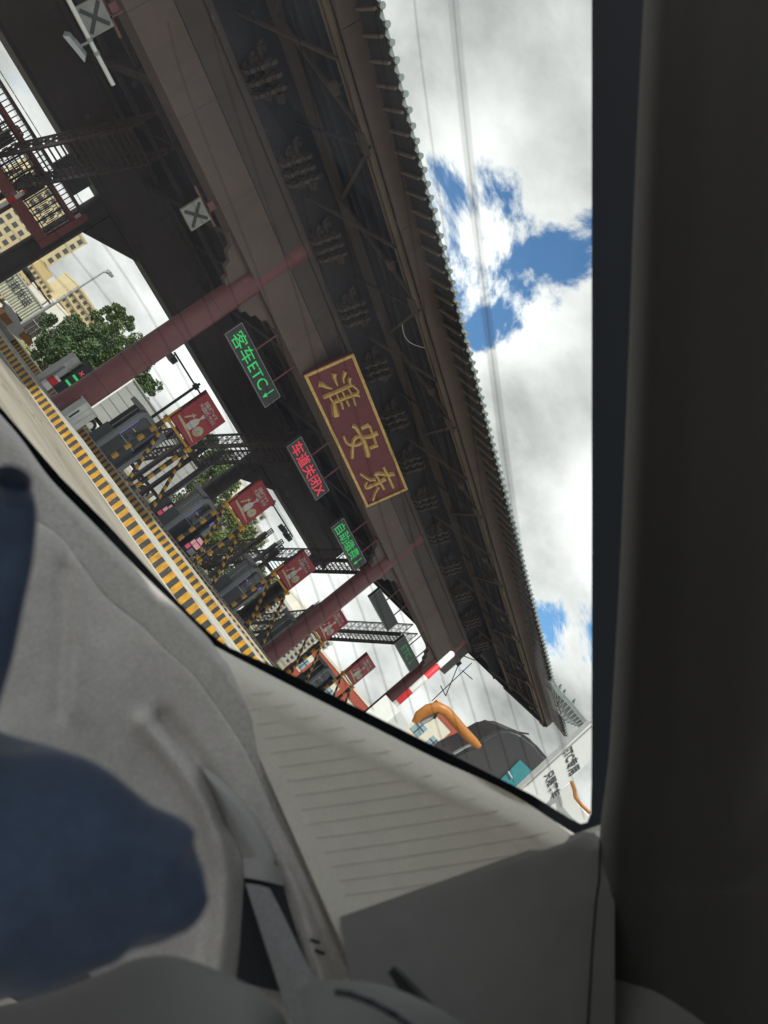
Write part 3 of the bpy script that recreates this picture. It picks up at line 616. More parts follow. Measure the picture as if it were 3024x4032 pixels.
# ---------------------------------------------------------------- stairs up to the ceiling walkway
M_LAT = mat('lattice_brown_steel', (0.075, 0.05, 0.048), 0.55, var=0.2, scale=3)
def railing(k, a, b, h):
    """fretwork railing from a to b (bottom points), h high"""
    a = Vector(a); b = Vector(b); up = Vector((0, 0, 1)); d = b-a; n = max(2, int(d.length/.62))
    k.bar(a+up*h, b+up*h, .07); k.bar(a+up*.08, b+up*.08, .05); k.bar(a+up*(h-.14), b+up*(h-.14), .035)
    for i in range(n+1):
        p = a+d*(i/n); k.bar(p, p+up*h, .05)
    for i in range(n):
        p = a+d*(i/n); q = a+d*((i+1)/n); l = h-.22
        f = lambda s, v: p.lerp(q, s)+up*(.08+l*v)
        for u, v in (((.25, .2), (.25, .8)), ((.75, .2), (.75, .8)), ((.25, .2), (.6, .2)), ((.4, .8), (.75, .8)), ((0, .5), (.25, .5)), ((.75, .5), (1, .5)), ((.5, .2), (.5, 0)), ((.5, .8), (.5, 1)), ((.4, .5), (.6, .5)), ((.5, .36), (.5, .64))):
            k.bar(f(*u), f(*v), .03)
def stair(X, lab, up_only=False):
    t = thing('walkway_stair', lab, 'staircase', 'stairs up to the canopy walkway', (X, 0, 0)); w_ = 1.35
    def flight(y0, z0, y1, z1):
        n = int(abs(z1-z0)/.19)
        for x in (0, w_):
            k = MB(); k.bar((x, y0, z0), (x, y1, z1), .06, .26); k.build('stringer', M_LAT, t)
            k = MB(); railing(k, (x, y0, z0+.1), (x, y1, z1+.1), 1.05); k.build('railing', M_LAT, t)
        for i in range(n):
            f = (i+.5)/n; k = MB(); y_ = y0+(y1-y0)*f; z_ = z0+(z1-z0)*f; k.box(.035, w_-.035, y_-.12, y_+.12, z_-.02, z_+.02); k.build('step', M_LAT, t)
    flight(35.7, 4.15, 30.4, 8.6)
    flight(40.6, .2, 37.3, 4.0)
    k = MB(); k.box(-.5, 1.85, 35.72, 37.28, 3.95, 4.13); k.build('landing', M_LAT, t)
    for y_ in (35.8, 37.2):
        for x0, x1 in ((-.5, -.1), (1.45, 1.85)):
            k = MB(); railing(k, (x0, y_, 4.14), (x1, y_, 4.14), 1.6); k.build('railing', M_LAT, t)
    for x in (-.45, 1.8):
        for y_ in (35.8, 37.2):
            k = MB(); k.box(x-.11, x+.11, y_-.11, y_+.11, .3, 5.3); k.build('landing_post', M_LAT, t)
    return t
ST = stair(26.6, 'dark lattice staircase climbing behind the first red advert')
for x, lab in ((9.6, 'dark red lattice staircase left of the nearest column under the canopy'), (37.6, 'dark lattice staircase with railing behind the third red advert'), (47.0, 'dark lattice staircase in front of the red building')):
    c = copy_tree(ST, (0, 0, 0)); c.location = (x, 0, 0); c['label'] = lab

# ---------------------------------------------------------------- roadside equipment
M_CAB = mat('cabinet_grey', (0.45, 0.46, 0.45), 0.45, metal=0.2, var=0.1, scale=4, stain=0.15)
t = thing('equipment_cabinet', 'small grey steel cabinet at the right foot of the nearest red column', 'cabinet', loc=(at(258, 1640, Y=22.7).x, 22.7, .3))
k = MB(); k.box(0, .62, 0, .4, .02, .80); k.build('case', M_CAB, t); k = MB(); k.box(-.03, .65, -.03, .43, .802, .85); k.build('lid', M_CAB, t)
k = MB(); k.box(.06, .12, -.012, -.002, .12, .5); k.build('vent', M_BLACK, t)
for x in (.22, .42): k = MB(); k.box(x-.006, x+.006, -.008, -.001, .06, .76); k.build('door_gap', M_GREY, t)
c = at(300, 1490, Y=27.5)
t = thing('lane_display', 'tall black display post with green lines and a red cross, left of the nearest column', 'display', loc=(c.x-.25, 27.5, .3))
t.scale = (.7, .7, .7)
k = MB(); k.box(0, .62, 0, .25, .35, 2.55); k.build('display_case', M_BLACK, t)
for z in (1.05, 1.5): k = MB(); k.box(.10, .50, -.012, -.004, z, z+.13); k.build('green_line', M_LG, t)
for s in (-1, 1): k = MB(); k.bar((.2, -.01-.003*s, 1.95-.1*s), (.42, -.01-.003*s, 1.95+.1*s), .02, .05); k.build('cross_arm', M_LR, t)
k = MB(); k.box(-.55, -.03, .3, .9, 0.02, 2.3); k.build('rear_cabinet', M_CAB, t); k = MB(); k.box(-.42, -.15, .1, .29, .8, 1.5); k.build('ticket_slot_panel', M_GREY, t)
k = MB(); k.box(-.45, -.01, -.1, .25, .02, .34); k.build('plinth', M_WHITE, t); k = MB(); k.box(-.40, -.02, -.05, .2, .345, .75); k.build('red_band', M_RED, t); k = MB(); k.box(-.40, -.02, -.05, .2, .755, .9); k.build('white_band', M_WHITE, t)
# barrier housing and raised boom by the far column
c = at(1555, 2815, X=13.1); yb = c.y
t = thing('lane_barrier', 'white barrier housing with a raised red and white boom', 'barrier')
xz = [at(p[0], p[1], Y=yb) for p in ((1484, 2850), (1610, 2880), (1625, 2835), (1540, 2766))]
xa, xb_ = 12.75, 13.45
k = MB(); k.box(xa, xb_, yb-.2, yb+.25, .32, 2.02); k.build('housing', M_WHITE, t)
k = MB(); k.box(xa+.12, xb_-.1, yb-.214, yb-.203, 1.3, 1.34); k.build('door_rail', M_LGREY, t); k = MB(); k.box(xb_-.14, xb_-.1, yb-.23, yb-.215, 1.25, 1.4); k.build('latch', M_BLACK, t)
p0 = at(1560, 2772, Y=yb); p1 = at(1782, 2572, Y=yb)
k = MB(); k.tube((p0.x, yb, p0.z-.25), (p1.x, yb, p1.z), .062, n=12); k.tube((p1.x, yb, p1.z), (p1.x, yb, p1.z+.03), .062, .03, n=12); k.build('boom', M_RW, t, smooth=True)
# payment terminal with pink screen and lane clutter on the islands
M_PINK = mat('pink_panel', (0.6, 0.25, 0.28), 0.5, var=0.1, emit=(0.9, 0.42, 0.46), estr=0.35)
M_PINK2 = mat('magenta_panel', (0.6, 0.08, 0.16), 0.5, var=0.1, emit=(0.85, 0.10, 0.22), estr=0.3)
def terminal(px, py, Y, lab):
    c = at(px, py, Y=Y); t = thing('pay_terminal', lab, 'terminal', None, (c.x, Y, .4)); h = c.z-.4
    k = MB(); k.box(-.3, .55, 0, .5, 0.0, h+.5); k.build('case', M_BLACK, t)
    for (a, b_, z0, z1, m_) in ((-.12, .5, .18, .38, M_PINK), (-.22, -.02, -.12, .14, M_PINK), (.02, .42, -.12, .13, M_PINK), (-.26, .0, -.42, -.18, M_PINK2)):
        k = MB(); k.box(a, b_, -.012, -.003, h+z0, h+z1); k.build('screen_panel', m_, t)
    k = MB(); k.box(.08, .5, -.03, -.004, h-.5, h-.2); k.build('keypad', M_GREY, t)
terminal(765, 2140, 27.6, 'black pay terminal with pink screen panels below the second advert')
terminal(655, 2010, 31.0, 'pale pay terminal with pink panels below the first advert')
# slim posts with camera arms
def cam_pole(pa, pb, Y, lab, arm, cams, lower=None):
    top = at(*pb, Y=Y); t = thing('camera_pole', lab, 'camera pole', 'camera poles behind the islands', (top.x, Y, 0))
    k = MB(); k.tube((0, 0, .3), (0, 0, top.z+.25), .085, .07, n=10); k.build('pole', M_GREY if lower else M_DARK, t)
    k = MB(); k.tube((0, 0, top.z-.12), (0, 0, top.z+.12), .16, n=10); k.build('joint', M_DARK, t)
    a = at(*arm[0], Y=Y)-Vector((top.x, Y, 0)); b_ = at(*arm[1], Y=Y)-Vector((top.x, Y, 0))
    a.z = b_.z = top.z
    k = MB(); k.tube(a, b_, .045, n=8); k.build('arm', M_DARK, t)
    for q in cams:
        p = at(*q, Y=Y)-Vector((top.x, Y, 0)); k = MB(); k.box(p.x-.18, p.x+.18, -.35, .2, top.z-.42, top.z-.12); k.bar((p.x, 0, top.z-.12), (p.x, 0, top.z), .05); k.build('camera', M_BLACK, t)
cam_pole((593, 1633), (771, 1522), 32.5, 'dark camera pole rising left of the first red advert', ((690, 1385), (845, 1610)), ((690, 1395),))
cam_pole((936, 2073), (1071, 1982), 32.5, 'grey camera pole with twin cameras right of the second advert', ((1030, 1905), (1150, 2115)), ((1112, 2080), (1130, 2110)), True)
cam_pole((700, 1960), (905, 1780), 42.0, 'pale slim pole between the first and second adverts', ((890, 1765), (905, 1785)), (), True)

# red landing frame at the left stair, blank sign under the rear beam, raised boom
t = thing('landing_frame', 'dark red steel landing frame with lattice panel left of the near rear column', 'steel frame')
yr = 35.3; za = at(0, 712, Y=yr).z; zb2 = at(165, 932, Y=yr).z; zc = (za+zb2)/2; xr_ = at(172, 940, Y=yr).x; zt_ = at(336, 842, Y=yr).z
k = MB(); k.box(xr_-9, xr_, yr, yr+.4, zc-.24, zc+.24); k.build('floor_beam', M_STAIR, t)
k = MB(); k.box(xr_+.004, xr_+.30, yr-.02, yr+.4, zc-.24, zt_); k.build('corner_post', M_STAIR, t)
k = MB(); k.box(xr_-9, xr_, yr+.05, yr+.3, zc+1.5, zc+1.68); k.build('mid_beam', M_STAIR, t)
k = MB(); k.box(xr_-9, xr_, yr+.1, yr+.2, zt_-.12, zt_); k.build('head_rail', M_LAT, t)
for i in range(14):
    x0 = xr_-.62*(i+1); k = MB(); railing(k, (x0, yr+.15, zc+.26), (x0+.6, yr+.15, zc+.26), 1.2); k.build('lattice_panel', M_LAT, t)
    k = MB()
    for j in range(3): k.bar((x0+.2*j, yr+.15, zc+1.7), (x0+.2*j, yr+.15, zt_-.13), .035)
    k.bar((x0, yr+.15, zc+2.0), (x0+.6, yr+.15, zc+2.0), .03); k.bar((x0, yr+.15, zc+2.3), (x0+.6, yr+.15, zc+2.3), .03); k.build('bar_panel', M_LAT, t)
ys_ = 35.6; a = at(211, 644, Y=ys_); b_ = at(293, 769, Y=ys_); c = at(271, 576, Y=ys_)
t = thing('lane_sign', 'blank black lane sign hung under the rear beam by the left stair', 'led sign', 'lane message signs under the beam')
k = MB(); k.box(a.x, b_.x, ys_, ys_+.15, a.z, c.z); k.build('sign_case', M_LEDBOX, t)
for f in (.25, .75): x = a.x+(b_.x-a.x)*f; k = MB(); k.tube((x, ys_+.08, c.z), (x, ys_+.08, 7.36), .035, n=8); k.build('hanger_rod', M_DARK, t)
yq = 33.0; p0 = at(-40, 833, Y=yq); p1 = at(103, 752, Y=yq)
t = thing('lane_barrier', 'raised red and white boom crossing the dark red landing frame', 'barrier')
k = MB(); k.tube((p1.x, yq, .5), (p1.x, yq, p1.z), .075, n=12); k.build('boom', M_RW, t, smooth=True); k = MB(); k.box(p1.x-.25, p1.x+.25, yq-.2, yq+.2, .0, 1.1); k.build('housing', M_WHITE, t)

# ---------------------------------------------------------------- vehicles beyond the gate
M_TRL = mat('trailer_white', (0.72, 0.75, 0.72), 0.55, var=0.07, scale=.8, stain=0.1)
Yt = 48.5; a = at(362, 1603, Y=Yt); b_ = at(530, 1500, Y=Yt); zt = b_.z; xl = (a.x+b_.x)/2
t = thing('box_trailer', 'long white panelled box trailer parked behind the first booth', 'trailer')
k = MB(); k.box(xl, xl+9.5, Yt, Yt+2.5, 1.30, zt); k.build('box_body', M_TRL, t)
for i in range(1, 5): z = 1.3+(zt-1.3)*i/5; k = MB(); k.box(xl+.02, xl+9.48, Yt-.012, Yt-.002, z-.012, z+.012); k.build('panel_joint', M_GREY, t)
k = MB(); k.box(xl-.06, xl+9.56, Yt-.06, Yt+2.56, zt+.002, zt+.08); k.build('roof_edge', M_WHITE, t)
k = MB(); k.box(xl, xl+9.5, Yt+.1, Yt+2.3, 1.02, 1.29); k.build('chassis', M_DARK, t)
for x in (1.0, 2.3, 7.0, 8.3): 
    k = MB(); k.tube((xl+x, Yt+.05, .52), (xl+x, Yt+.4, .52), .5, n=18); wh = k.build('wheel', M_BLACK, t); k = MB(); k.tube((xl+x, Yt+.03, .52), (xl+x, Yt+.06, .52), .26, n=12); k.build('rim', M_LGREY, wh)
for z in (.62, .86): k = MB(); k.box(xl+3, xl+6.3, Yt-.02, Yt+.04, z-.04, z+.04); k.build('side_guard', M_WHITE, t)
M_CTN = mat('container_cream', (0.56, 0.56, 0.47), 0.6, var=0.1, scale=1, stain=0.25)
M_TARP = mat('tarp_dark', (0.10, 0.085, 0.085), 0.8, var=0.3, scale=3)
Yk = 76.0; a = at(0, 1135, Y=Yk); b_ = at(170, 1212, Y=Yk); e_ = at(213, 1278, Y=Yk); zt = at(72, 1085, Y=Yk).z; z0 = 1.55
t = thing('container_truck', 'truck with pale corrugated container and dark sheeted rear end beyond the plaza', 'truck')
k = MB(); x0, x1 = a.x-6, b_.x; n = int((x1-x0)/.28)
pr = []
for i in range(n):
    u = x0+(x1-x0)*i/n; s = (x1-x0)/n; pr += [(u, 0), (u+s*.35, 0), (u+s*.5, .06), (u+s*.85, .06)]
k.grid([[(u, Yk+d_, z0) for u, d_ in pr+[(x1, 0)]], [(u, Yk+d_, zt) for u, d_ in pr+[(x1, 0)]]]); k.box(x0, x1, Yk+.1, Yk+2.4, z0, zt+.02); k.build('container_side', M_CTN, t)
k = MB(); k.box(x0, x1, Yk-.04, Yk+.06, zt-.02, zt+.14); k.build('top_rail', M_LGREY, t)
k = MB(); k.box(x1+.02, e_.x, Yk+.02, Yk+2.4, z0-.6, zt-.05); k.build('sheeted_end', M_TARP, t)
for i in range(1, 4): k = MB(); x = x1+(e_.x-x1)*i/4; k.box(x-.03, x+.03, Yk-.01, Yk+.016, z0-.5, zt-.1); k.build('rope', M_GREY, t)
k = MB(); k.box(x1+.1, e_.x-.1, Yk-.02, Yk+.014, (z0+zt)/2-.3, (z0+zt)/2-.22); k.build('rope', M_LGREY, t)
p = at(75, 1165, Y=Yk-.1); link('lettering', text_mesh('口我货运', 'lettering', mat('lettering_navy', (0.06, 0.07, 0.11), .6, var=.2), width=3.4, height=.95, bold=.01, xf=on_front(p.x-.5, Yk-.03, (z0+zt)/2+.3)), t)
k = MB(); k.box(x0, e_.x, Yk+.1, Yk+2.3, 1.0, z0-.02 if False else 1.2); k.build('chassis', M_DARK, t)
for x in (x1-1.5, x1-.3, x1-8): k = MB(); k.tube((x, Yk, .55), (x, Yk+.4, .55), .52, n=16); k.build('wheel', M_BLACK, t)
# white curved fender barrier with orange ends in front of the truck
M_ORG = mat('orange_wood', (0.42, 0.18, 0.05), 0.6, var=0.2, scale=3)
Yw = 40.0; t = thing('crash_cushion', 'white curved guard board with brown orange end blocks', 'guard board')
top = [(22, 1195), (45, 1210), (70, 1245), (88, 1290), (105, 1312)]; low = [(5, 1265), (25, 1290), (50, 1315), (75, 1335), (85, 1340)]
A = [at(x, y, Y=Yw) for x, y in top]; B = [at(x, y, Y=Yw) for x, y in low]
k = MB(); k.grid([[p, q] for p, q in zip(A, B)]); k.grid([[p+Vector((0, .4, 0)), q+Vector((0, .4, 0))] for p, q in zip(A, B)]); k.grid([[p, p+Vector((0, .4, 0))] for p in A]); k.build('board', M_WHITE, t)
for (q0, q1) in (((0, 1235), (40, 1265)), ((82, 1318), (122, 1345))):
    a = at(*q0, Y=Yw-.05); b_ = at(*q1, Y=Yw-.05); xm = (a.x+b_.x)/2; zm = (a.z+b_.z)/2; k = MB(); k.box(xm-.32, xm+.32, Yw-.25, Yw+.3, zm-.16, zm+.16); k.build('end_block', M_ORG, t)
k = MB(); k.box(A[0].x-2, A[-1].x+.2, Yw+.05, Yw+.3, .0, B[0].z); k.build('footing', M_CONC, t)

# ---------------------------------------------------------------- street lamp, verge, trees
t = thing('street_lamp', 'tall thin grey street lamp standing before the pale towers', 'street lamp')
tp = at(410, 1070, Y=62); k = MB(); k.tube((tp.x, 62, 0), (tp.x, 62, tp.z), .13, .06, n=10); k.build('pole', M_GREY, t)
k = MB(); k.bar((tp.x, 62, tp.z), (tp.x+.1, 61.3, tp.z+.2), .1); k.box(tp.x-.2, tp.x+.3, 61.0, 61.6, tp.z+.1, tp.z+.34); k.build('lamp_head', M_GREY, t)
t = thing('signal_gantry', 'dark cantilever arm with black signal heads above the container truck', 'signal gantry')
a = at(98, 1068, Y=60); b_ = at(205, 1197, Y=60); zc = (a.z+b_.z)/2
k = MB(); k.tube((b_.x, 60, 0), (b_.x, 60, zc+.3), .12, n=10); k.build('post', M_GREY, t)
k = MB(); k.tube((a.x, 60, zc), (b_.x, 60, zc), .07, n=8); k.build('arm', M_DARK, t)
for f in (0.0, .14, .5): x = a.x+(b_.x-a.x)*f; k = MB(); k.tube((x-.4 if f < .3 else x-.1, 59.9, zc), (x+.4 if f < .3 else x+.1, 59.9, zc), .24 if f < .3 else .13, n=10); k.build('signal_head', M_BLACK, t)
struct('verge', MB().quad((24, 54, .012), (120, 54, .012), (120, 140, .012), (24, 140, .012)), mat('dry_grass', (0.20, 0.20, 0.07), .9, var=.35, scale=.6))
M_BARK = mat('bark', (0.10, 0.075, 0.055), .9, var=.3, scale=3)
LEAF = [mat('leaf_dark', (0.045, 0.085, 0.028), .55, var=.4, scale=1.2), mat('leaf_mid', (0.075, 0.125, 0.032), .55, var=.4, scale=1.2), mat('leaf_light', (0.13, 0.17, 0.04), .55, var=.4, scale=1.2)]
def tree(px, py, Y, rad, kind, lab, aspect=1.0, n=5200, leaf=.19):
    rad *= .9 if px < 600 else 1.0; c = at(px, py, Y=Y); rnd = random.Random(int(px*7+py)); t = thing('tree', lab, 'tree', 'trees beyond the toll gate', (c.x, Y, 0))
    k = MB(); k.tube((0, 0, 0), (.1, 0, max(.5, c.z-.1*rad)), .05*rad+.08, .03*rad+.03, n=8)
    for i in range(7):
        a = rnd.uniform(0, 6.28); q = Vector((math.cos(a)*rad*.6, math.sin(a)*rad*.6, c.z+rnd.uniform(-.3, .6)*rad)); k.tube((.05, 0, max(.4, c.z-rad*rnd.uniform(.3, .7))), q, .05, .02, n=5)
    k.build('trunk', M_BARK, t)
    cl = []
    for i in range(26):
        while True:
            p = Vector((rnd.uniform(-1, 1), rnd.uniform(-1, 1), rnd.uniform(-1, 1)))
            if .25 < p.length < 1: break
        cl.append((Vector((p.x*rad, p.y*rad, p.z*rad*aspect)), rad*rnd.uniform(.14, .32)))
    parts = [MB(), MB(), MB()]
    for i in range(n):
        cc, cr = rnd.choice(cl); d_ = Vector((rnd.gauss(0, 1), rnd.gauss(0, 1), rnd.gauss(0, 1))).normalized(); p = cc+d_*cr*rnd.uniform(.55, 1.05)+Vector((0, 0, c.z))
        if p.z < .2: continue
        s = leaf*rnd.uniform(.5, 1.1); u = Vector((rnd.gauss(0, 1), rnd.gauss(0, 1), rnd.gauss(0, .6))).normalized(); v = u.orthogonal().normalized()
        if rnd.random() < .5: v = u.cross(v)
        which = min(2, max(0, kind+(rnd.random() < .25)-(rnd.random() < .25)))
        parts[which].quad(p-u*s, p-v*s*.45, p+u*s, p+v*s*.45)
    for q, nm in zip(parts, LEAF):
        if q.f: q.build('crown', nm, t, fix=False)
for i, a in enumerate([(250, 1395, 66, 3.6, 0, 'dark dense tree low beside the container truck'), (215, 1360, 72, 2.8, 0, 'dark bushy tree at the sheeted end of the truck'), (330, 1400, 64, 3, 0, 'low dark shrubby tree behind the lane display'), (360, 1325, 74, 2.7, 1, 'round mid green tree below the pale tower blocks'), (300, 1440, 60, 2.5, 0, 'low dark bush tree by the verge edge'),
                   (440, 1355, 70, 2.8, 1, 'green tree touching the nearest column from the left'), (455, 1265, 80, 2, 1, 'small tree top standing highest against the sky'), (545, 1500, 62, 2, 1, 'tree top showing above the white trailer'), (500, 1430, 62, 2.6, 1, 'leafy tree just behind the nearest red column'),
                   (800, 1800, 57, 2.125, 1, 'tree hidden partly by the first stair'), (850, 1870, 59, 3, 2, 'light green tree between the first two adverts'), (790, 1960, 63, 3.5, 0, 'dark tree low behind the first advert frame'), (870, 2060, 57, 2.75, 2, 'bright green tree behind the second booth'), (930, 2090, 59, 2.875, 2, 'bright tree beside the grey camera pole'),
                   (880, 2180, 61, 2.875, 1, 'tree behind the second advert frame posts'), (1000, 2300, 61, 2.75, 2, 'pale green tree between the third booth and advert'), (960, 2330, 63, 2.5, 1, 'dim tree low behind the third booth')]): tree(*a)

# ---------------------------------------------------------------- buildings
M_TAN = mat('tan_render', (0.60, 0.51, 0.32), .8, var=.1, scale=.3, stain=.1)
M_TAN2 = mat('ochre_render', (0.56, 0.44, 0.23), .8, var=.12, scale=.3, stain=.1)
M_PALE = mat('pale_render', (0.62, 0.60, 0.54), .8, var=.08, scale=.3)
M_WIN = mat('window_dark', (0.07, 0.08, 0.09), .25, var=.2)
def block(name, lab, x0, x1, Y, zt, m, cols, rows, depth=14, ww=.5, wh=.5, z0=1.0, crown=0.0, ledge=False, skip=()):
    t = thing(name, lab, 'building', None, ((x0+x1)/2, Y, 0)); w_ = x1-x0
    k = MB(); k.box(-w_/2, w_/2, 0, depth, 0, zt); wl = k.build('wall', m, t)
    k = MB(); k.box(-w_/2-.15, w_/2+.15, -.2, depth+.2, zt+.003, zt+.6); k.build('parapet', m, t)
    if crown: k = MB(); k.box(-w_*.25, w_*.25, 2, depth-2, zt+.61, zt+crown); k.build('roof_house', m, t)
    cw = w_/cols; rh = (zt-z0)/rows; sh = None
    for i in range(cols):
        if i in skip: continue
        for j in range(rows):
            if sh is None:
                k = MB(); k.box(-cw*ww/2, cw*ww/2, -.05, .0-.004, 0, rh*wh); sh = k.mesh('window', M_WIN)
            o = link('window', sh, t); o.location = (-w_/2+cw*(i+.5), 0, z0+rh*(j+.25))
    if ledge:
        k = MB()
        for j in range(rows+1): k.box(-w_/2-.1, w_/2+.1, -.5, -.06, z0+rh*j-.15, z0+rh*j+.05)
        k.build('balcony_ledge', m, t)
    return t
Yb_ = 240
def bx(pl, pr, Y): a = at(*pl, Y=Y); b_ = at(*pr, Y=Y); return a.x, b_.x, (a.z+b_.z)/2
x0, x1, zt = bx((318, 925), (336, 962), Yb_); block('apartment_tower', 'tall tan apartment tower with notched balconies along its edge', x1-24, x1, Yb_, zt, M_TAN, 9, 12, ww=.55, wh=.55, skip=(6, 7))
x0, x1, zt = bx((157, 1095), (213, 1146), 230); block('apartment_block', 'ochre stepped apartment block right of the tall tan tower', x0-6, x1, 230, zt, M_TAN2, 7, 7, crown=3)
x0, x1, zt = bx((222, 1200), (268, 1255), 225); block('apartment_block', 'tan block with dotted windows above the sheeted truck end', x0, x1, 225, zt, M_TAN2, 6, 6)
x0, x1, zt = bx((268, 1250), (300, 1290), 200); block('office_block', 'white office block with a band of dark windows', x0, x1+4, 200, zt, M_PALE, 4, 5, ww=.75)
x0, x1, zt = bx((288, 1262), (328, 1300), 250); block('apartment_block', 'tan block rising behind the white office block', x0, x1, 250, zt, M_TAN2, 4, 7)
x0, x1, zt = bx((392, 1262), (438, 1305), 260); block('apartment_block', 'tan block half hidden by the round green tree', x0-14, x1, 260, zt, M_TAN, 8, 9, ledge=True)
x0, x1, zt = bx((195, 1175), (232, 1215), 215); block('office_block', 'small cream block behind the street lamp foot', x0, x1, 215, zt-1, M_PALE, 3, 4)
x0, x1, zt = bx((1008, 1985), (1052, 2035), 150); block('apartment_block', 'cream balcony block showing beside the second advert', x0-6, x1, 150, zt, M_PALE, 6, 9, ledge=True)
x0, x1, zt = bx((1040, 2045), (1085, 2110), 170); block('apartment_block', 'grey stepped block right of the grey camera pole', x0, x1, 170, zt-3, M_PALE, 5, 8)
x0, x1, zt = bx((1140, 2325), (1235, 2440), 120); block('apartment_block', 'pale many windowed block left of the middle column', x0, x1, 120, zt-3, M_PALE, 8, 9, ledge=True)
x0, x1, zt = bx((1265, 2480), (1325, 2520), 120); block('apartment_block', 'pale block with ledges right of the middle column', x0-8, x1, 120, zt-1, M_PALE, 6, 9, ledge=True)
# red and white building: facade facing the lanes
M_REDB = mat('red_cladding', (0.34, 0.07, 0.045), .7, var=.1, scale=.5); M_CRM = mat('cream_render', (0.62, 0.58, 0.49), .8, var=.08, scale=.5)
XF = 84.0; t = thing('service_building', 'red clad building with cream bands and grey blue windows', 'building')
M_BWIN = mat('blue_window', (0.22, 0.33, 0.38), .2, var=.2, scale=.5)
zt = at(1830, 2875, X=XF).z; ys = [44.0, at(1890, 2960, X=XF).y-10]
for (y1_, y0_, h_, ny, wr_) in ((44.0, ys[1], zt, 7, (.25, .62)), (62.0, 44.02, 5.4, 6, (.35,))):
    k = MB(); k.box(XF, XF+16, y0_, y1_, 0, h_); k.build('wall', M_CRM, t); dy = (y1_-y0_)/ny
    for za, zb_ in (((.5, 2.4), (h_*.45, h_*.45+1.2), (h_*.9, h_-.05)) if h_ > 8 else ((.3, 1.6), (4.3, 5.35))):
        k = MB(); k.box(XF-.12, XF-.004, y0_, y1_, za, zb_); k.build('red_band', M_REDB, t)
    for i in range(ny):
        y_ = y0_+dy*(i+.5)
        for f_ in wr_:
            z_ = h_*f_; wh_ = 1.5
            k = MB(); k.box(XF-.08, XF-.003, y_-dy*.3, y_+dy*.3, z_, z_+wh_); wn = k.build('window', M_BWIN, t)
            k = MB(); k.box(XF-.12, XF-.082, y_-.06, y_+.06, z_, z_+wh_); k.box(XF-.121, XF-.083, y_-dy*.3, y_-.062, z_+.9, z_+1.0); k.box(XF-.121, XF-.083, y_+.062, y_+dy*.3, z_+.9, z_+1.0); k.build('frame', M_DARK, wn)
        if i % 2 == 1: k = MB(); k.box(XF-.14, XF-.122, y_-dy*.5-.9, y_-dy*.5+.9, .02, h_-.06); k.build('red_pier', M_REDB, t)
    k = MB(); k.box(XF-.2, XF+16.2, y0_-.1, y1_, h_+.003, h_+.35); k.build('parapet', M_CRM, t)
# ---------------------------------------------------------------- vehicles beside us
def slab(name, pts, D0, D1, m, parent, bev=0.0):
    k = MB(); hv = Vector((R2.x, R2.y, 0)).normalized()*(D1-D0); k.hexa([at(x, y, D=D0) for x, y in pts], [at(x, y, D=D0)+hv for x, y in pts]); o = k.build(name, m, parent)
    if bev:
        bm = bmesh.new(); bm.from_mesh(o.data); bmesh.ops.bevel(bm, geom=list(bm.edges), offset=bev, segments=3, affect='EDGES', clamp_overlap=True); bm.to_mesh(o.data); bm.free(); smooth_angle(o, 40)
    return o
M_BUS = mat('dark_coach_paint', (0.045, 0.045, 0.05), .35, var=.15, scale=1.0, coat=.3)
M_TEAL = mat('teal_glass', (0.05, 0.24, 0.28), .15, var=.15)
t = thing('dark_coach', 'dark grey round shouldered coach waiting beside us with orange mirror arm', 'coach')
slab('body', [(1700, 3060), (1770, 2975), (1830, 2945), (1880, 2925), (1930, 2893), (1975, 2872), (2012, 2868), (2055, 2884), (2110, 2925), (2160, 2985), (2260, 3100), (2300, 3300), (1900, 3400)], 9.0, 9.9, M_BUS, t, .06)
slab('windscreen', [(1960, 3080), (2048, 2992), (2110, 3050), (2050, 3130), (2000, 3130)], 8.975, 8.99, M_TEAL, t)
slab('wiper', [(2000, 3040), (2004, 3036), (2020, 3062), (2016, 3066)], 8.95, 8.97, M_LGREY, t)
slab('roof_trim', [(1790, 2966), (1832, 2942), (1880, 2922), (1880, 2927), (1832, 2948), (1790, 2972)], 8.93, 9.0, M_GREY, t)
k = MB(); k.tube(at(2035, 2882, D=9.1), at(2082, 2890, D=9.1), .012, n=6); k.build('antenna', M_DARK, t)
M_MIR = mat('orange_plastic', (0.40, 0.155, 0.03), .4, var=.15, scale=6)
arm = [(1632, 2846), (1650, 2818), (1685, 2795), (1725, 2786), (1755, 2800), (1790, 2838), (1830, 2885), (1865, 2920), (1888, 2942)]
wd = [.040, .062, .072, .074, .066, .064, .062, .056, .035]
P = [at(x, y, D=8.3) for x, y in arm]; rows = []
for i, p in enumerate(P):
    d_ = (P[min(i+1, len(P)-1)]-P[max(0, i-1)]).normalized(); s_ = d_.cross(R2).normalized()
    rows.append([p+s_*wd[i]*.9*math.cos(q*math.pi/5)+R2*wd[i]*.7*math.sin(q*math.pi/5) for q in range(10)])
k = MB(); k.grid(rows, close=True); k.quad(*rows[0]); k.quad(*rows[-1]); k.build('mirror_arm', M_MIR, t, smooth=True)
slab('mirror_glass', [(1652, 2842), (1690, 2822), (1722, 2800), (1728, 2812), (1700, 2838), (1664, 2856)], 8.30, 8.38, M_GREY, t, .01)
slab('mirror_stay', [(1722, 2800), (1728, 2798), (1716, 2830), (1710, 2832)], 8.26, 8.3, M_BLACK, t)
M_BRD = mat('sign_white', (0.66, 0.68, 0.69), .45, var=.06)
t = thing('white_board', 'tall white signboard with two lines of dark characters beside the dark coach', 'sign board')
slab('panel', [(2040, 3118), (2340, 2838), (2420, 2850), (2420, 2905), (2215, 3105), (2100, 3215)], 6.0, 6.12, M_BRD, t, .01)
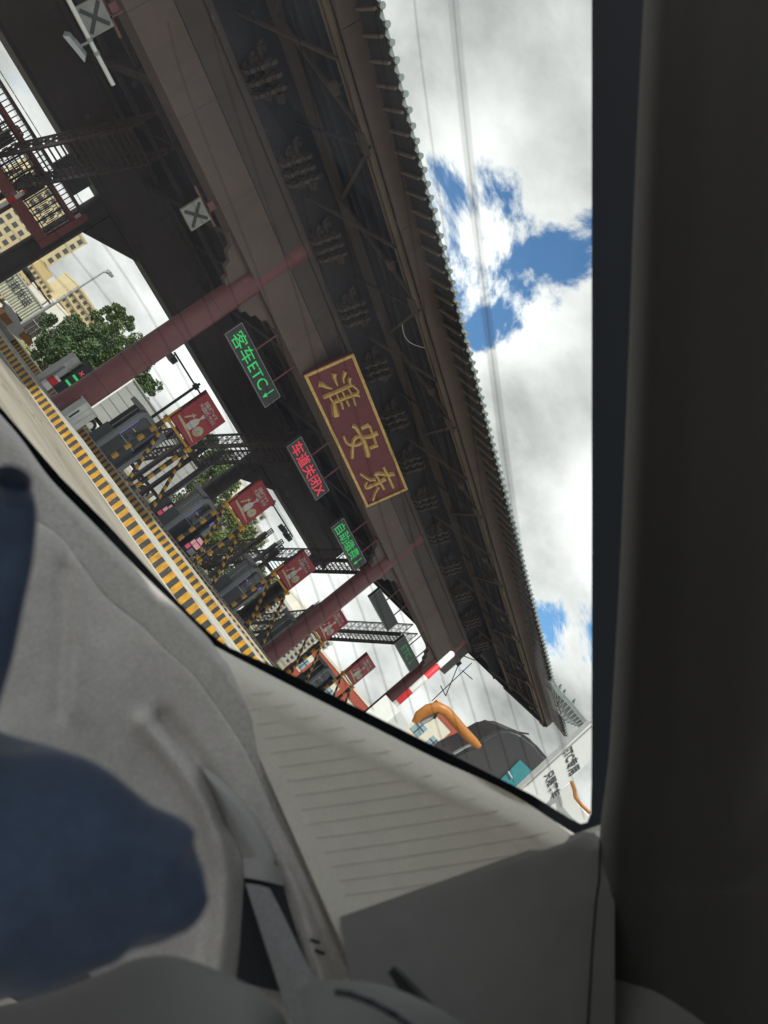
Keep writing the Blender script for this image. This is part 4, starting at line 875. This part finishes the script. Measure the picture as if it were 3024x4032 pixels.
M_GLY = mat('glyph_dark', (0.07, 0.075, 0.085), .6, var=.2)
up_ = (R0*.765-R1*.606).normalized(); rt_ = (R0*.30+R1*.954).normalized()
for (px, py, body, wd_, ht) in ((2250, 2993, 'ETC专用', .20, .115), (2176, 3088, '只限客车', .20, .10)):
    o_ = at(px, py, D=5.995); ey = up_; ex = rt_
    ez = ex.cross(ey); xf_ = Matrix(((ex.x, ey.x, ez.x, o_.x), (ex.y, ey.y, ez.y, o_.y), (ex.z, ey.z, ez.z, o_.z), (0, 0, 0, 1)))
    link('lettering', text_mesh(body, 'lettering', M_GLY, width=wd_, height=ht, bold=.025, ext=.002, xf=xf_), t)
slab('edge_line', [(2075, 3090), (2330, 2858), (2333, 2861), (2078, 3094)], 5.99, 5.998, M_GREY, t)
t = thing('white_car', 'white car corner with a rounded grey window below the white signboard', 'car')
slab('body', [(2060, 3250), (2140, 3170), (2200, 3110), (2250, 3072), (2264, 3085), (2268, 3130), (2285, 3165), (2345, 3230), (2400, 3420), (2200, 3450)], 7.0, 7.25, M_BRD, t, .03)
slab('window', [(2150, 3165), (2196, 3120), (2196, 3145), (2186, 3162), (2168, 3170)], 6.97, 6.99, M_GREY, t)
k = MB(); k.path([at(x, y, D=6.9) for x, y in ((2250, 3078), (2262, 3110), (2266, 3140), (2290, 3170), (2322, 3200))], .018, 6); k.build('brown_trim', M_ORG, t)

# ---------------------------------------------------------------- the car we sit in
def cr(P, t):
    n = len(P)-1; f = min(max(t, 0), 1)*n; i = min(int(f), n-1); t = f-i
    a, b, c, d = P[max(0, i-1)], P[i], P[i+1], P[min(n, i+2)]
    return tuple(.5*((2*b[k])+(c[k]-a[k])*t+(2*a[k]-5*b[k]+4*c[k]-d[k])*t*t+(3*b[k]-a[k]-3*c[k]+d[k])*t**3) for k in range(len(b)))
def patch(name, grid, m, parent, nu=60, nv=40, thick=.03, fn=None, cyc=None):
    """smooth sheet through rows of (px, py, depth), with real thickness behind it"""
    rows = []
    for i in range(nu+1):
        col = [cr([g[j] for g in grid], i/nu) for j in range(len(grid[0]))]
        rows.append([cr(col, j/nv) for j in range(nv+1)])
    def P(q, i, j):
        x, y, d = q
        if fn: d += fn(i/nu, j/nv, x, y)
        return at(x, y, D=d)
    F = [[P(q, i, j) for j, q in enumerate(r)] for i, r in enumerate(rows)]
    k = MB(); k.grid(F)
    Bk = [[p+(p-CAMP).normalized()*thick for p in r] for r in F]; k.grid(Bk)
    for a, b in ((F[0], Bk[0]), (F[-1], Bk[-1]), ([r[0] for r in F], [r[0] for r in Bk]), ([r[-1] for r in F], [r[-1] for r in Bk])): k.grid([a, b])
    o = k.build(name, m, parent, smooth=True); smooth_angle(o, 50); return o
def fabric(name, col, var, sc, weave=900, bump=.25, grain=230, gv=.10):
    m = mat(name, col, .92, var=var, scale=sc, spec=.15, detail=8); t = m.node_tree; b = t.nodes['Principled BSDF']
    b.inputs['Sheen Weight'].default_value = .25
    tcn = N('ShaderNodeTexCoord', t); nb = N('ShaderNodeTexNoise', t); nb.inputs['Scale'].default_value = weave; nb.inputs['Detail'].default_value = 2; t.links.new(tcn.outputs['Object'], nb.inputs['Vector'])
    n2 = N('ShaderNodeTexNoise', t); n2.inputs['Scale'].default_value = 45; n2.inputs['Detail'].default_value = 5; t.links.new(tcn.outputs['Object'], n2.inputs['Vector'])
    ad = N('ShaderNodeMath', t, operation='ADD'); t.links.new(nb.outputs['Fac'], ad.inputs[0]); t.links.new(n2.outputs['Fac'], ad.inputs[1])
    bc = b.inputs['Base Color'].links[0].from_socket; n4 = N('ShaderNodeTexNoise', t); n4.inputs['Scale'].default_value = grain; n4.inputs['Detail'].default_value = 3; t.links.new(tcn.outputs['Object'], n4.inputs['Vector'])
    r4 = N('ShaderNodeMapRange', t); r4.inputs['From Min'].default_value = .3; r4.inputs['From Max'].default_value = .7; r4.inputs['To Min'].default_value = 1-gv; r4.inputs['To Max'].default_value = 1+gv; t.links.new(n4.outputs['Fac'], r4.inputs['Value'])
    s4 = N('ShaderNodeVectorMath', t, operation='SCALE'); t.links.new(bc, s4.inputs[0]); t.links.new(r4.outputs[0], s4.inputs['Scale']); t.links.new(s4.outputs[0], b.inputs['Base Color'])
    bp_ = N('ShaderNodeBump', t); bp_.inputs['Strength'].default_value = bump; bp_.inputs['Distance'].default_value = .002; t.links.new(ad.outputs[0], bp_.inputs['Height']); t.links.new(bp_.outputs[0], b.inputs['Normal'])
    return m
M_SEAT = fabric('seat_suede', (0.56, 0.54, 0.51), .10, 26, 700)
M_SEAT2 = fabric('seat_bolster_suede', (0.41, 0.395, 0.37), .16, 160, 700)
M_SMOOTH = mat('smooth_grey_vinyl', (0.17, 0.175, 0.17), .55, var=.05, scale=8)  # vinyl grey lowered in place of shade on the cushions
M_SHELF = fabric('shelf_felt', (0.60, 0.58, 0.505), .05, 30, 900, .12, 300, .05)
M_TRIM = mat('shade_toned_trim', (0.13, 0.13, 0.124), .75, var=.08, scale=20)  # trim grey darkened in place of cabin shadow
M_HEAD = fabric('headliner_shade_toned', (0.021, 0.021, 0.022), .08, 40, 600, .15)  # near black colour takes the place of shade on the lining
M_FRIT = mat('black_rubber', (0.008, 0.010, 0.013), .8, var=.05, spec=.05)
M_BELT = fabric('belt_webbing', (0.23, 0.235, 0.235), .06, 60, 900, .2)
M_PIT = mat('dark_plastic_recess_shade', (0.03, 0.033, 0.037), .6, var=.1)  # for real dark parts and the painted shade of the belt recess
M_PLAS = mat('grey_plastic', (0.40, 0.40, 0.39), .45, var=.05)
car = thing('car', 'our own car cabin with grey seats, beige rear shelf and back window', 'car')
EA = [(-200, 1450), (42, 1712), (181, 1899), (362, 2086), (543, 2273), (699, 2423), (802, 2526), (870, 2580), (920, 2640), (1045, 2866), (1170, 3102), (1296, 3321), (1405, 3587), (1523, 3854), (1640, 4150)]
EC = [(-330, 1800), (60, 2010), (230, 2110), (330, 2240), (430, 2360), (560, 2470), (640, 2550), (730, 2630), (800, 2710), (950, 2930), (1060, 3160), (1180, 3400), (1290, 3650), (1400, 3900), (1520, 4180)]
ED = [(-400, 2500), (-150, 2500), (0, 2600), (100, 2700), (200, 2800), (300, 2900), (390, 2990), (470, 3070), (560, 3160), (720, 3300), (860, 3480), (960, 3650), (1060, 3800), (1200, 4000), (1300, 4250)]
EE = [(-500, 3200), (-420, 3250), (-330, 3300), (-230, 3360), (-120, 3430), (0, 3520), (90, 3600), (180, 3680), (260, 3760), (400, 3880), (520, 3980), (620, 4060), (720, 4130), (870, 4230), (1020, 4380)]
def dl(L_, d0, d1): return [(x, y, d0+(d1-d0)*i/(len(L_)-1)) for i, (x, y) in enumerate(L_)]
def lerp2(A_, B_, t): return [(a[0]+(b[0]-a[0])*t, a[1]+(b[1]-a[1])*t) for a, b in zip(A_, B_)]
def Ds(x, y): return .93-.00014*(-.77*(x-600)+.61*(y-2600))
def polyd(x, y, P):
    best = 1e9
    for (x0, y0), (x1, y1) in zip(P, P[1:]):
        dx, dy = x1-x0, y1-y0; t = max(0, min(1, ((x-x0)*dx+(y-y0)*dy)/(dx*dx+dy*dy))); q = (x-x0-t*dx)**2+(y-y0-t*dy)**2
        if q < best: best = q
    return math.sqrt(best)
RID = [(570, 2850), (690, 2990), (790, 3130), (855, 3280), (880, 3450), (875, 3650), (850, 3850)]
HOL = [(640, 2840), (760, 2980), (850, 3120), (900, 3240)]
PULL = [(300, 2230), (300, 2500), (285, 2800)]
def seatf(u, v, x, y):
    d = -.020*math.exp(-(polyd(x, y, RID)/48)**2)+.016*math.exp(-(polyd(x, y, HOL)/45)**2)-.005*math.exp(-(polyd(x, y, PULL)/30)**2)+.006*math.exp(-(polyd(x, y, [(250, 2250), (240, 2800)])/40)**2)
    return d+.005*math.sin(x*.006+y*.0035)*math.sin(y*.005-.4)+.003*math.sin((x-y)*.006)
def gd(P, off): return [(x, y, Ds(x, y)+off) for x, y in P]
EA = [(x+16, y-16) if i < 7 else (x, y) for i, (x, y) in enumerate(EA)]
g = [gd(EA, .10), gd(lerp2(EA, EC, .06), .055), gd(lerp2(EA, EC, .20), .03), gd(lerp2(EA, EC, .45), .02), gd(lerp2(EA, EC, .9), .006), gd(lerp2(EA, EC, 1.02), .006)]
patch('seat_bolster', g, M_SEAT2, car, 50, 110, .02)
g = [gd(lerp2(EA, EC, .97), .014), gd(lerp2(EA, EC, .995), .004), gd(lerp2(EC, ED, .03), -.003), gd(lerp2(EC, ED, .3), -.004), gd(ED, 0), gd(EE, -.02)]
patch('seat_back', g, M_SEAT, car, 130, 150, .04, seatf)
# belt guide set into the seat shoulder, with the belt running out of it
g = [gd([(790, 3005), (900, 3085), (1000, 3190), (1080, 3330), (1130, 3460)], .0), gd([(800, 3030), (895, 3115), (985, 3220), (1050, 3345), (1085, 3440)], -.022), gd([(815, 3060), (880, 3150), (945, 3255), (1005, 3360), (1030, 3420)], -.026), gd([(825, 3085), (865, 3170), (910, 3270), (950, 3360), (966, 3415)], -.012)]
patch('guide_cover', g, M_PLAS, car, 20, 40, .01)
g = [gd([(1085, 3380), (1150, 3560), (1200, 3740), (1240, 3900)], -.018), gd([(1112, 3380), (1190, 3560), (1245, 3740), (1290, 3900)], -.030), gd([(1140, 3400), (1235, 3570), (1295, 3740), (1345, 3890)], -.004)]
patch('guide_leg', g, M_SEAT, car, 14, 40, .01)
g = [gd([(962, 3400), (958, 3500), (952, 3600), (942, 3750), (930, 3860)], -.012), gd([(1040, 3410), (1040, 3520), (1045, 3620), (1060, 3760), (1080, 3900)], -.010), gd([(1105, 3440), (1130, 3540), (1160, 3640), (1200, 3780), (1230, 3920)], -.012)]
patch('belt_recess_shade', g, M_PIT, car, 14, 30, .005)  # dark sheet over the seat, standing in for the shaded cavity
g = [gd([(958, 3375), (960, 3420), (962, 3455)], -.020), gd([(1035, 3380), (1040, 3430), (1045, 3470)], -.030), gd([(1110, 3420), (1118, 3460), (1122, 3490)], -.020)]
patch('belt_guide', g, M_PLAS, car, 12, 14, .01)
g = [[(966, 3478, .858), (995, 3570, .84), (1050, 3740, .81), (1120, 3950, .775), (1175, 4110, .75)], [(1015, 3484, .857), (1055, 3580, .837), (1125, 3745, .806), (1210, 3945, .77), (1270, 4100, .745)], [(1062, 3498, .858), (1115, 3600, .84), (1195, 3765, .81), (1295, 3960, .775), (1362, 4110, .75)]]
patch('seat_belt', g, M_BELT, car, 12, 50, .0018)
for q in (((1222, 3700), (1258, 3712)), ((1240, 3742), (1278, 3756))):
    k = MB(); k.tube(at(*q[0], D=Ds(*q[0])-.033), at(*q[1], D=Ds(*q[1])-.033), .0018, n=6); k.build('stitch', M_PIT, car)
# smooth front cushion edges at the bottom
g = [[(-250, 4010, .56), (150, 3925, .56), (400, 3830, .56), (530, 3775, .56), (663, 3762, .56), (790, 3795, .56), (910, 3845, .56), (1010, 3895, .56), (1110, 3990, .56), (1170, 4120, .56)],
     [(-250, 4030, .52), (150, 3960, .52), (400, 3880, .52), (520, 3835, .52), (650, 3825, .52), (770, 3855, .52), (880, 3900, .52), (970, 3950, .52), (1050, 4040, .52), (1110, 4150, .52)],
     [(-250, 4300, .44), (150, 4250, .44), (400, 4220, .44), (520, 4200, .44), (640, 4200, .44), (740, 4200, .44), (840, 4210, .44), (920, 4220, .44), (990, 4240, .44), (1050, 4260, .44)]]
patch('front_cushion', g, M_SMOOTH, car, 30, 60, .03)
g = [[(1165, 3905, .60), (1240, 3868, .60), (1330, 3856, .60), (1485, 3872, .60), (1640, 3926, .60), (1800, 4015, .60), (1930, 4120, .60)],
     [(1180, 3935, .57), (1245, 3905, .57), (1330, 3895, .57), (1475, 3912, .57), (1620, 3965, .57), (1770, 4055, .57), (1890, 4150, .57)],
     [(1260, 4250, .50), (1300, 4220, .50), (1360, 4200, .50), (1460, 4200, .50), (1570, 4220, .50), (1690, 4260, .50), (1790, 4300, .50)]]
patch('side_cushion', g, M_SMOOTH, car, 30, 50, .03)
k = MB(); k.path([at(x, y, D=.545) for x, y in ((1318, 3905), (1380, 3915), (1470, 3950), (1560, 4000), (1640, 4060))], .0022, 8); k.build('piping', M_PIT, car, smooth=True)
g = [[(1528, 3830, .70), (1560, 3880, .69), (1600, 3960, .68), (1640, 4040, .67)], [(1550, 3806, .69), (1592, 3850, .675), (1645, 3925, .665), (1700, 4000, .655)], [(1575, 3815, .70), (1625, 3865, .69), (1690, 3935, .68), (1760, 4010, .67)]]
patch('recline_lever', g, M_PIT, car, 12, 20, .015)
# rear shelf: felt with stitched ribs, then a lower trim whose dark colour stands in for shadow
def sdist(x, y): return -.459*(x-974)+.888*(y-2616)
def shelfD(x, y):
    s = max(0, sdist(x, y)); return 1.10-.085*min(1, s/70)**.5-.00020*s
top_ = [(820, 2530), (974, 2612), (1249, 2753), (1484, 2870), (1719, 2988), (2000, 3118), (2243, 3272), (2420, 3370)]
rowsP = []
for j in range(15):
    f = [0, .02, .05, .09, .14, .2, .27, .35, .44, .53, .62, .71, .8, .9, 1][j]
    end = [(1560, 4200), (1640, 4210), (1740, 4220), (1840, 4230), (1950, 4240), (2080, 4250), (2210, 4255), (2400, 4260)]
    rowsP.append([(a[0]+(b[0]-a[0])*f, a[1]+(b[1]-a[1])*f, 0) for a, b in zip(top_, end)])
g = [[(x, y, shelfD(x, y)) for x, y, _ in r] for r in rowsP]
patch('rear_shelf', g, M_SHELF, car, 70, 60, .02)
M_SEAM = mat('shelf_seam', (0.60, 0.575, 0.48), .95, var=.1)
def bnd(x): return 3600-(x-1370)*(3600-3290)/(2243-1370)
for i in range(17):
    y0 = 2740+i*56; x0_ = 860+(y0-2560)*.52; pts = []
    for s in range(60):
        x = x0_+s*26; y = y0-(x-x0_)*.13-((x-x0_)/900)**2*25
        if sdist(x, y) < 40 or y > bnd(x)-6 or x > 2330: 
            if pts: break
            continue
        pts.append(at(x, y, D=shelfD(x, y)-.0004))
    if len(pts) > 2: k = MB(); k.path(pts, .0005, 5); k.build('seam', M_SEAM, car)
g = []
for f in (0, .02, .04, .2, .45, .7, 1):
    r = []
    for x in (1340, 1450, 1600, 1760, 1920, 2080, 2243, 2420):
        ya_ = bnd(x); yb2 = 4260; y = ya_+(yb2-ya_)*f; r.append((x+f*(90 if x < 1500 else 0), y, shelfD(x, y)-.001-.010*min(1, f/.04)-.05*math.sin(min(1, f*1.2)*1.57)))
    g.append(r)
patch('shaded_lower_trim', g, M_TRIM, car, 40, 50, .01)
# window opening: glass, black frit, pillar and headliner
G_ = [(2330, -500), (2330, 600), (2330, 1600), (2330, 2600), (2329, 3080), (2326, 3200), (2312, 3238), (2288, 3244), (2242, 3222), (2096, 3130), (1823, 2994), (1458, 2811), (1094, 2629), (1000, 2592), (892, 2544), (844, 2508), (753, 2423), (603, 2260), (422, 2062), (241, 1881), (90, 1706), (-300, 1250)]
O_ = [(2620, -500), (2580, 600), (2530, 1600), (2480, 2600), (2470, 3100), (2470, 3300), (2440, 3420), (2330, 3420), (2250, 3350), (2080, 3260), (1790, 3110), (1420, 2930), (1060, 2740), (950, 2690), (840, 2630), (780, 2580), (670, 2480), (510, 2320), (330, 2140), (150, 1950), (0, 1780), (-390, 1330)]
DG = 1.13
k = MB(); k.grid([[at(x, y, D=DG-.012) for x, y in G_], [at(x, y, D=DG-.005) for x, y in O_]]); k.grid([[at(x, y, D=DG+.02) for x, y in G_], [at(x, y, D=DG+.03) for x, y in O_]]); k.grid([[at(x, y, D=DG-.012) for x, y in G_], [at(x, y, D=DG+.02) for x, y in G_]])
k.build('window_seal', M_FRIT, car)
mg = bpy.data.materials.new('dusty_rear_glass'); mg.use_nodes = True; t = mg.node_tree; t.nodes.clear()
tr = N('ShaderNodeBsdfTransparent', t); tr.inputs[0].default_value = (0.90, 0.94, 0.92, 1); df = N('ShaderNodeBsdfTranslucent', t); df.inputs[0].default_value = (.66, .74, .95, 1); d2 = N('ShaderNodeBsdfDiffuse', t); d2.inputs[0].default_value = (.6, .65, .8, 1)
tcn = N('ShaderNodeTexCoord', t); nz = N('ShaderNodeTexNoise', t); nz.inputs['Scale'].default_value = 5; nz.inputs['Detail'].default_value = 6; t.links.new(tcn.outputs['Object'], nz.inputs['Vector'])
vo = N('ShaderNodeTexVoronoi', t); vo.inputs['Scale'].default_value = 24; t.links.new(tcn.outputs['Object'], vo.inputs['Vector']); sp = N('ShaderNodeMapRange', t, interpolation_type='SMOOTHSTEP'); sp.inputs['From Min'].default_value = .04; sp.inputs['From Max'].default_value = .13; sp.inputs['To Min'].default_value = .035; sp.inputs['To Max'].default_value = 0; t.links.new(vo.outputs['Distance'], sp.inputs['Value'])
mr = N('ShaderNodeMapRange', t); mr.inputs['From Min'].default_value = .3; mr.inputs['From Max'].default_value = .75; mr.inputs['To Min'].default_value = .015; mr.inputs['To Max'].default_value = .036; t.links.new(nz.outputs['Fac'], mr.inputs['Value'])
sm = N('ShaderNodeMath', t, operation='ADD'); t.links.new(mr.outputs[0], sm.inputs[0]); t.links.new(sp.outputs[0], sm.inputs[1])
m1 = N('ShaderNodeMixShader', t); m1.inputs[0].default_value = .3; t.links.new(df.outputs[0], m1.inputs[1]); t.links.new(d2.outputs[0], m1.inputs[2])
m2 = N('ShaderNodeMixShader', t); t.links.new(sm.outputs[0], m2.inputs[0]); t.links.new(tr.outputs[0], m2.inputs[1]); t.links.new(m1.outputs[0], m2.inputs[2])
gl = N('ShaderNodeBsdfGlossy', t); gl.inputs['Roughness'].default_value = .03; gl.inputs[0].default_value = (1, 1, 1, 1)
m3 = N('ShaderNodeMixShader', t); m3.inputs[0].default_value = .006; t.links.new(m2.outputs[0], m3.inputs[1]); t.links.new(gl.outputs[0], m3.inputs[2])
ou = N('ShaderNodeOutputMaterial', t); t.links.new(m3.outputs[0], ou.inputs[0])
k = MB(); k.quad(*[at(x, y, D=DG+.006) for x, y in [(-600, -700), (2560, -700), (2440, 3160), (2330, 3330), (1440, 2870), (960, 2640), (800, 2540), (-600, 1150)]]); gls = k.build('rear_window', mg, car)
L1_ = [(1780, -400), (1785, 0), (1900, 1100), (2060, 2300), (2175, 2790), (2302, 3225)]; LL = [(-300, 500), (-150, 700), (300, 1180), (600, 1560), (900, 2020), (1100, 2610)]
def film(name, col, a):
    m = bpy.data.materials.new(name); m.use_nodes = True; t = m.node_tree; t.nodes.clear(); x = N('ShaderNodeBsdfTransparent', t); d = N('ShaderNodeBsdfDiffuse', t); d.inputs[0].default_value = (*col, 1)
    q = N('ShaderNodeMixShader', t); q.inputs[0].default_value = a; t.links.new(x.outputs[0], q.inputs[1]); t.links.new(d.outputs[0], q.inputs[2]); o = N('ShaderNodeOutputMaterial', t); t.links.new(q.outputs[0], o.inputs[0]); return m
M_WIRE = film('heating_wire', (0.03, 0.03, 0.03), .34)
for i in range(14):
    f = i/13; c_ = [(a[0]+(b[0]-a[0])*f, a[1]+(b[1]-a[1])*f) for a, b in zip(L1_, LL)]
    pts = [cr(c_, s/24) for s in range(25)]; k = MB(); k.path([at(x, y, D=DG+.004) for x, y in pts], .0008, 4); k.build('heating_wire', M_WIRE, gls)
k = MB(); k.grid([[at(cr(L1_, s/40)[0]+o_, cr(L1_, s/40)[1], D=DG+.002) for o_ in (-24+s*.25, 24-s*.25)] for s in range(36)]); k.build('antenna_strip', film('antenna_film', (0.2, 0.21, 0.22), .30), gls)
EH = [(2560, -500), (2534, 0), (2500, 700), (2479, 1276), (2443, 2188), (2415, 2700), (2395, 3000), (2362, 3272), (2357, 3464), (2342, 3538), (2328, 3759), (2313, 4032), (2300, 4400)]
def cs(x, y, z): return CAMP+R0*x+R1*y+R2*z
rows = []
n = 40
for i in range(n+1):
    x, y = cr(EH, i/n); v = i/n; yy = -1.0+2.0*v; r = []
    for dx, d_ in ((0, 1.02), (18, .985), (60, .95), (140, .92), (300, .86), (600, .74)): r.append(at(x+dx, y, D=d_))
    e_ = cs((x+900-PPX)/FPX*.62, 0, .62); r.append(cs((x+900-PPX)/FPX*.62, yy*.62, .60)); r.append(cs(.36, yy*.75, .35)); 
    rows.append(r)
fine = [[Vector(cr([tuple(p) for p in r], s/30)) for s in range(31)] for r in rows]
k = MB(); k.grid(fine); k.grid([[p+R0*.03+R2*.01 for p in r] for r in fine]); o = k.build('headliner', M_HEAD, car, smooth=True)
k = MB(); k.path([at(x, y, D=shelfD(x, y)-.075) for x, y in ((2365, 3290), (2360, 3464), (2346, 3560), (2331, 3759), (2316, 4032), (2305, 4300))], .0013, 6); k.build('trim_gap', M_FRIT, car)
# unseen rear deck and tail, added so that daylight does not leak up from below the window
sl_ = [at(x, y, D=DG+.03) for x, y in ((2480, 3420), (1440, 2960), (900, 2700), (640, 2480), (-400, 1400))]
k = MB(); k.grid([sl_, [p+R2*.5-Vector((0, 0, .12)) for p in sl_], [p+R2*.52-Vector((0, 0, .9)) for p in sl_]]); k.grid([[p-Vector((0, 0, .02)) for p in sl_], [p+R2*.48-Vector((0, 0, .16)) for p in sl_], [p+R2*.48-Vector((0, 0, .9)) for p in sl_]]); k.build('boot_light_block', mat('boot_paint', (0.10, 0.10, 0.11), .3, var=.05, coat=.5), car)

# unseen floor, dash, doors and roof, added to keep light out of the cabin
cf = Vector((R2.x, R2.y, 0)).normalized(); cr_ = Vector((cf.y, -cf.x, 0))
def cp(f, r, z): return CAMP+cf*f+cr_*r+Vector((0, 0, z))
M_TUB = mat('light_block_grey', (0.12, 0.12, 0.12), .9, var=.1)
k = MB(); k.prism([cp(-1.5, -.8, -.62), cp(1.0, -.8, -.62), cp(1.0, .8, -.62), cp(-1.5, .8, -.62)], (0, 0, .04)); k.build('floor_light_block', M_TUB, car)
k = MB(); k.prism([cp(-1.5, -.82, -.62), cp(1.15, -.82, -.62), cp(1.15, -.82, -.20), cp(-1.5, -.82, -.24)], cr_*-.05); k.build('door_light_block', M_TRIM, car)
k = MB(); k.prism([cp(-1.5, .62, -.62), cp(1.15, .62, -.62), cp(1.15, .62, .02), cp(.3, .62, .40), cp(-.35, .62, .46), cp(-.4, .62, -.10), cp(-1.5, .62, -.12)], cr_*.05); k.build('door_light_block', M_TRIM, car)
k = MB(); k.prism([cp(-1.52, -.85, -.62), cp(-1.52, .85, -.62), cp(-1.52, .85, -.4), cp(-1.52, -.85, -.4)], cf*-.1); k.build('dash_light_block', M_TUB, car)
rz = CAMP.z+.47; edge = []
for x in range(6600, -1200, -150):
    yy_ = -70 if x < 3000 else -70+(x-3000)*.35
    p = at(x, yy_, Z=rz)
    if (p-CAMP).dot(ray(x, yy_)) > 0 and (p-CAMP).length < 1.12: edge.append(p)
k = MB(); k.prism([cp(-.30, .66, .47)]+edge+[cp(.62, -.9, .47), cp(-.30, -.80, .47)], (0, 0, .04)); k.build('roof_light_block', M_TUB, car)  # unseen roof, outline shaped to stop sun reaching seat and knee

# ---------------------------------------------------------------- person beside the camera: only clothing shows
M_NAVY = fabric('navy_cloth', (0.05, 0.074, 0.122), .18, 40, 600, .3)
per = thing('person', 'person beside us in navy blue clothes, a bent knee and a loose sleeve in view', 'person')
def limb(name, path, m, n=60, seg=72, fold=.0, close=True, seed=1, inner=False):
    """tube through (px, py, depth, radius_px, flatten)"""
    rnd = random.Random(seed); ph = [rnd.uniform(0, 6.28) for _ in range(8)]; rows = []
    C_ = [cr(path, i/n) for i in range(n+1)]; P = [at(c[0], c[1], D=c[2]) for c in C_]
    for i, c in enumerate(C_):
        d_ = (P[min(n, i+1)]-P[max(0, i-1)]).normalized(); s_ = d_.cross(R2).normalized(); f_ = s_.cross(d_).normalized(); r = c[3]*c[2]/FPX; ring = []
        for j in range(seg):
            a = 2*math.pi*j/seg; w_ = 1+fold*(.5*math.sin(3*a+ph[0]+i*.25)+.4*math.sin(5*a+ph[1]-i*.18)+.35*math.sin(2*a+ph[2]+i*.45))
            for a0, sl2, am in ((1.9, .035, .13), (2.9, -.03, .10), (4.1, .02, .12), (1.1, -.02, .08)):
                dd = (a-a0-sl2*i+math.pi) % (2*math.pi)-math.pi; w_ += fold*am*2.2*math.exp(-(dd/.11)**2)
            ring.append(P[i]+s_*math.cos(a)*r*w_+f_*math.sin(a)*r*c[4]*w_)
        rows.append(ring)
    k = MB(); k.grid(rows, close=True)
    if close: k.quad(*rows[0]); k.quad(*rows[-1])
    if inner:
        k.grid([[p+(P[i]-p)*.06 for p in r] for i, r in enumerate(rows)], close=True); k.grid([rows[0], [p+(P[0]-p)*.06 for p in rows[0]]], close=True)
    return k.build(name, m, per, smooth=True)
limb('trouser_leg', [(-900, 3300, .46, 560, .8), (-400, 3370, .45, 540, .8), (0, 3415, .43, 500, .75), (300, 3432, .42, 405, .75), (560, 3470, .42, 285, .75), (690, 3520, .42, 195, .75), (780, 3540, .42, 100, .75), (820, 3545, .42, 12, .7)], M_NAVY, fold=.10, seed=4)
limb('sleeve', [(48, 1885, .388, 80, .8), (44, 1960, .398, 90, .75), (38, 2100, .40, 100, .65), (20, 2240, .40, 102, .7), (-40, 2450, .40, 110, .75), (-130, 2700, .41, 140, .8), (-300, 3050, .43, 200, .8)], M_NAVY, fold=.04, close=False, seed=9, inner=True)
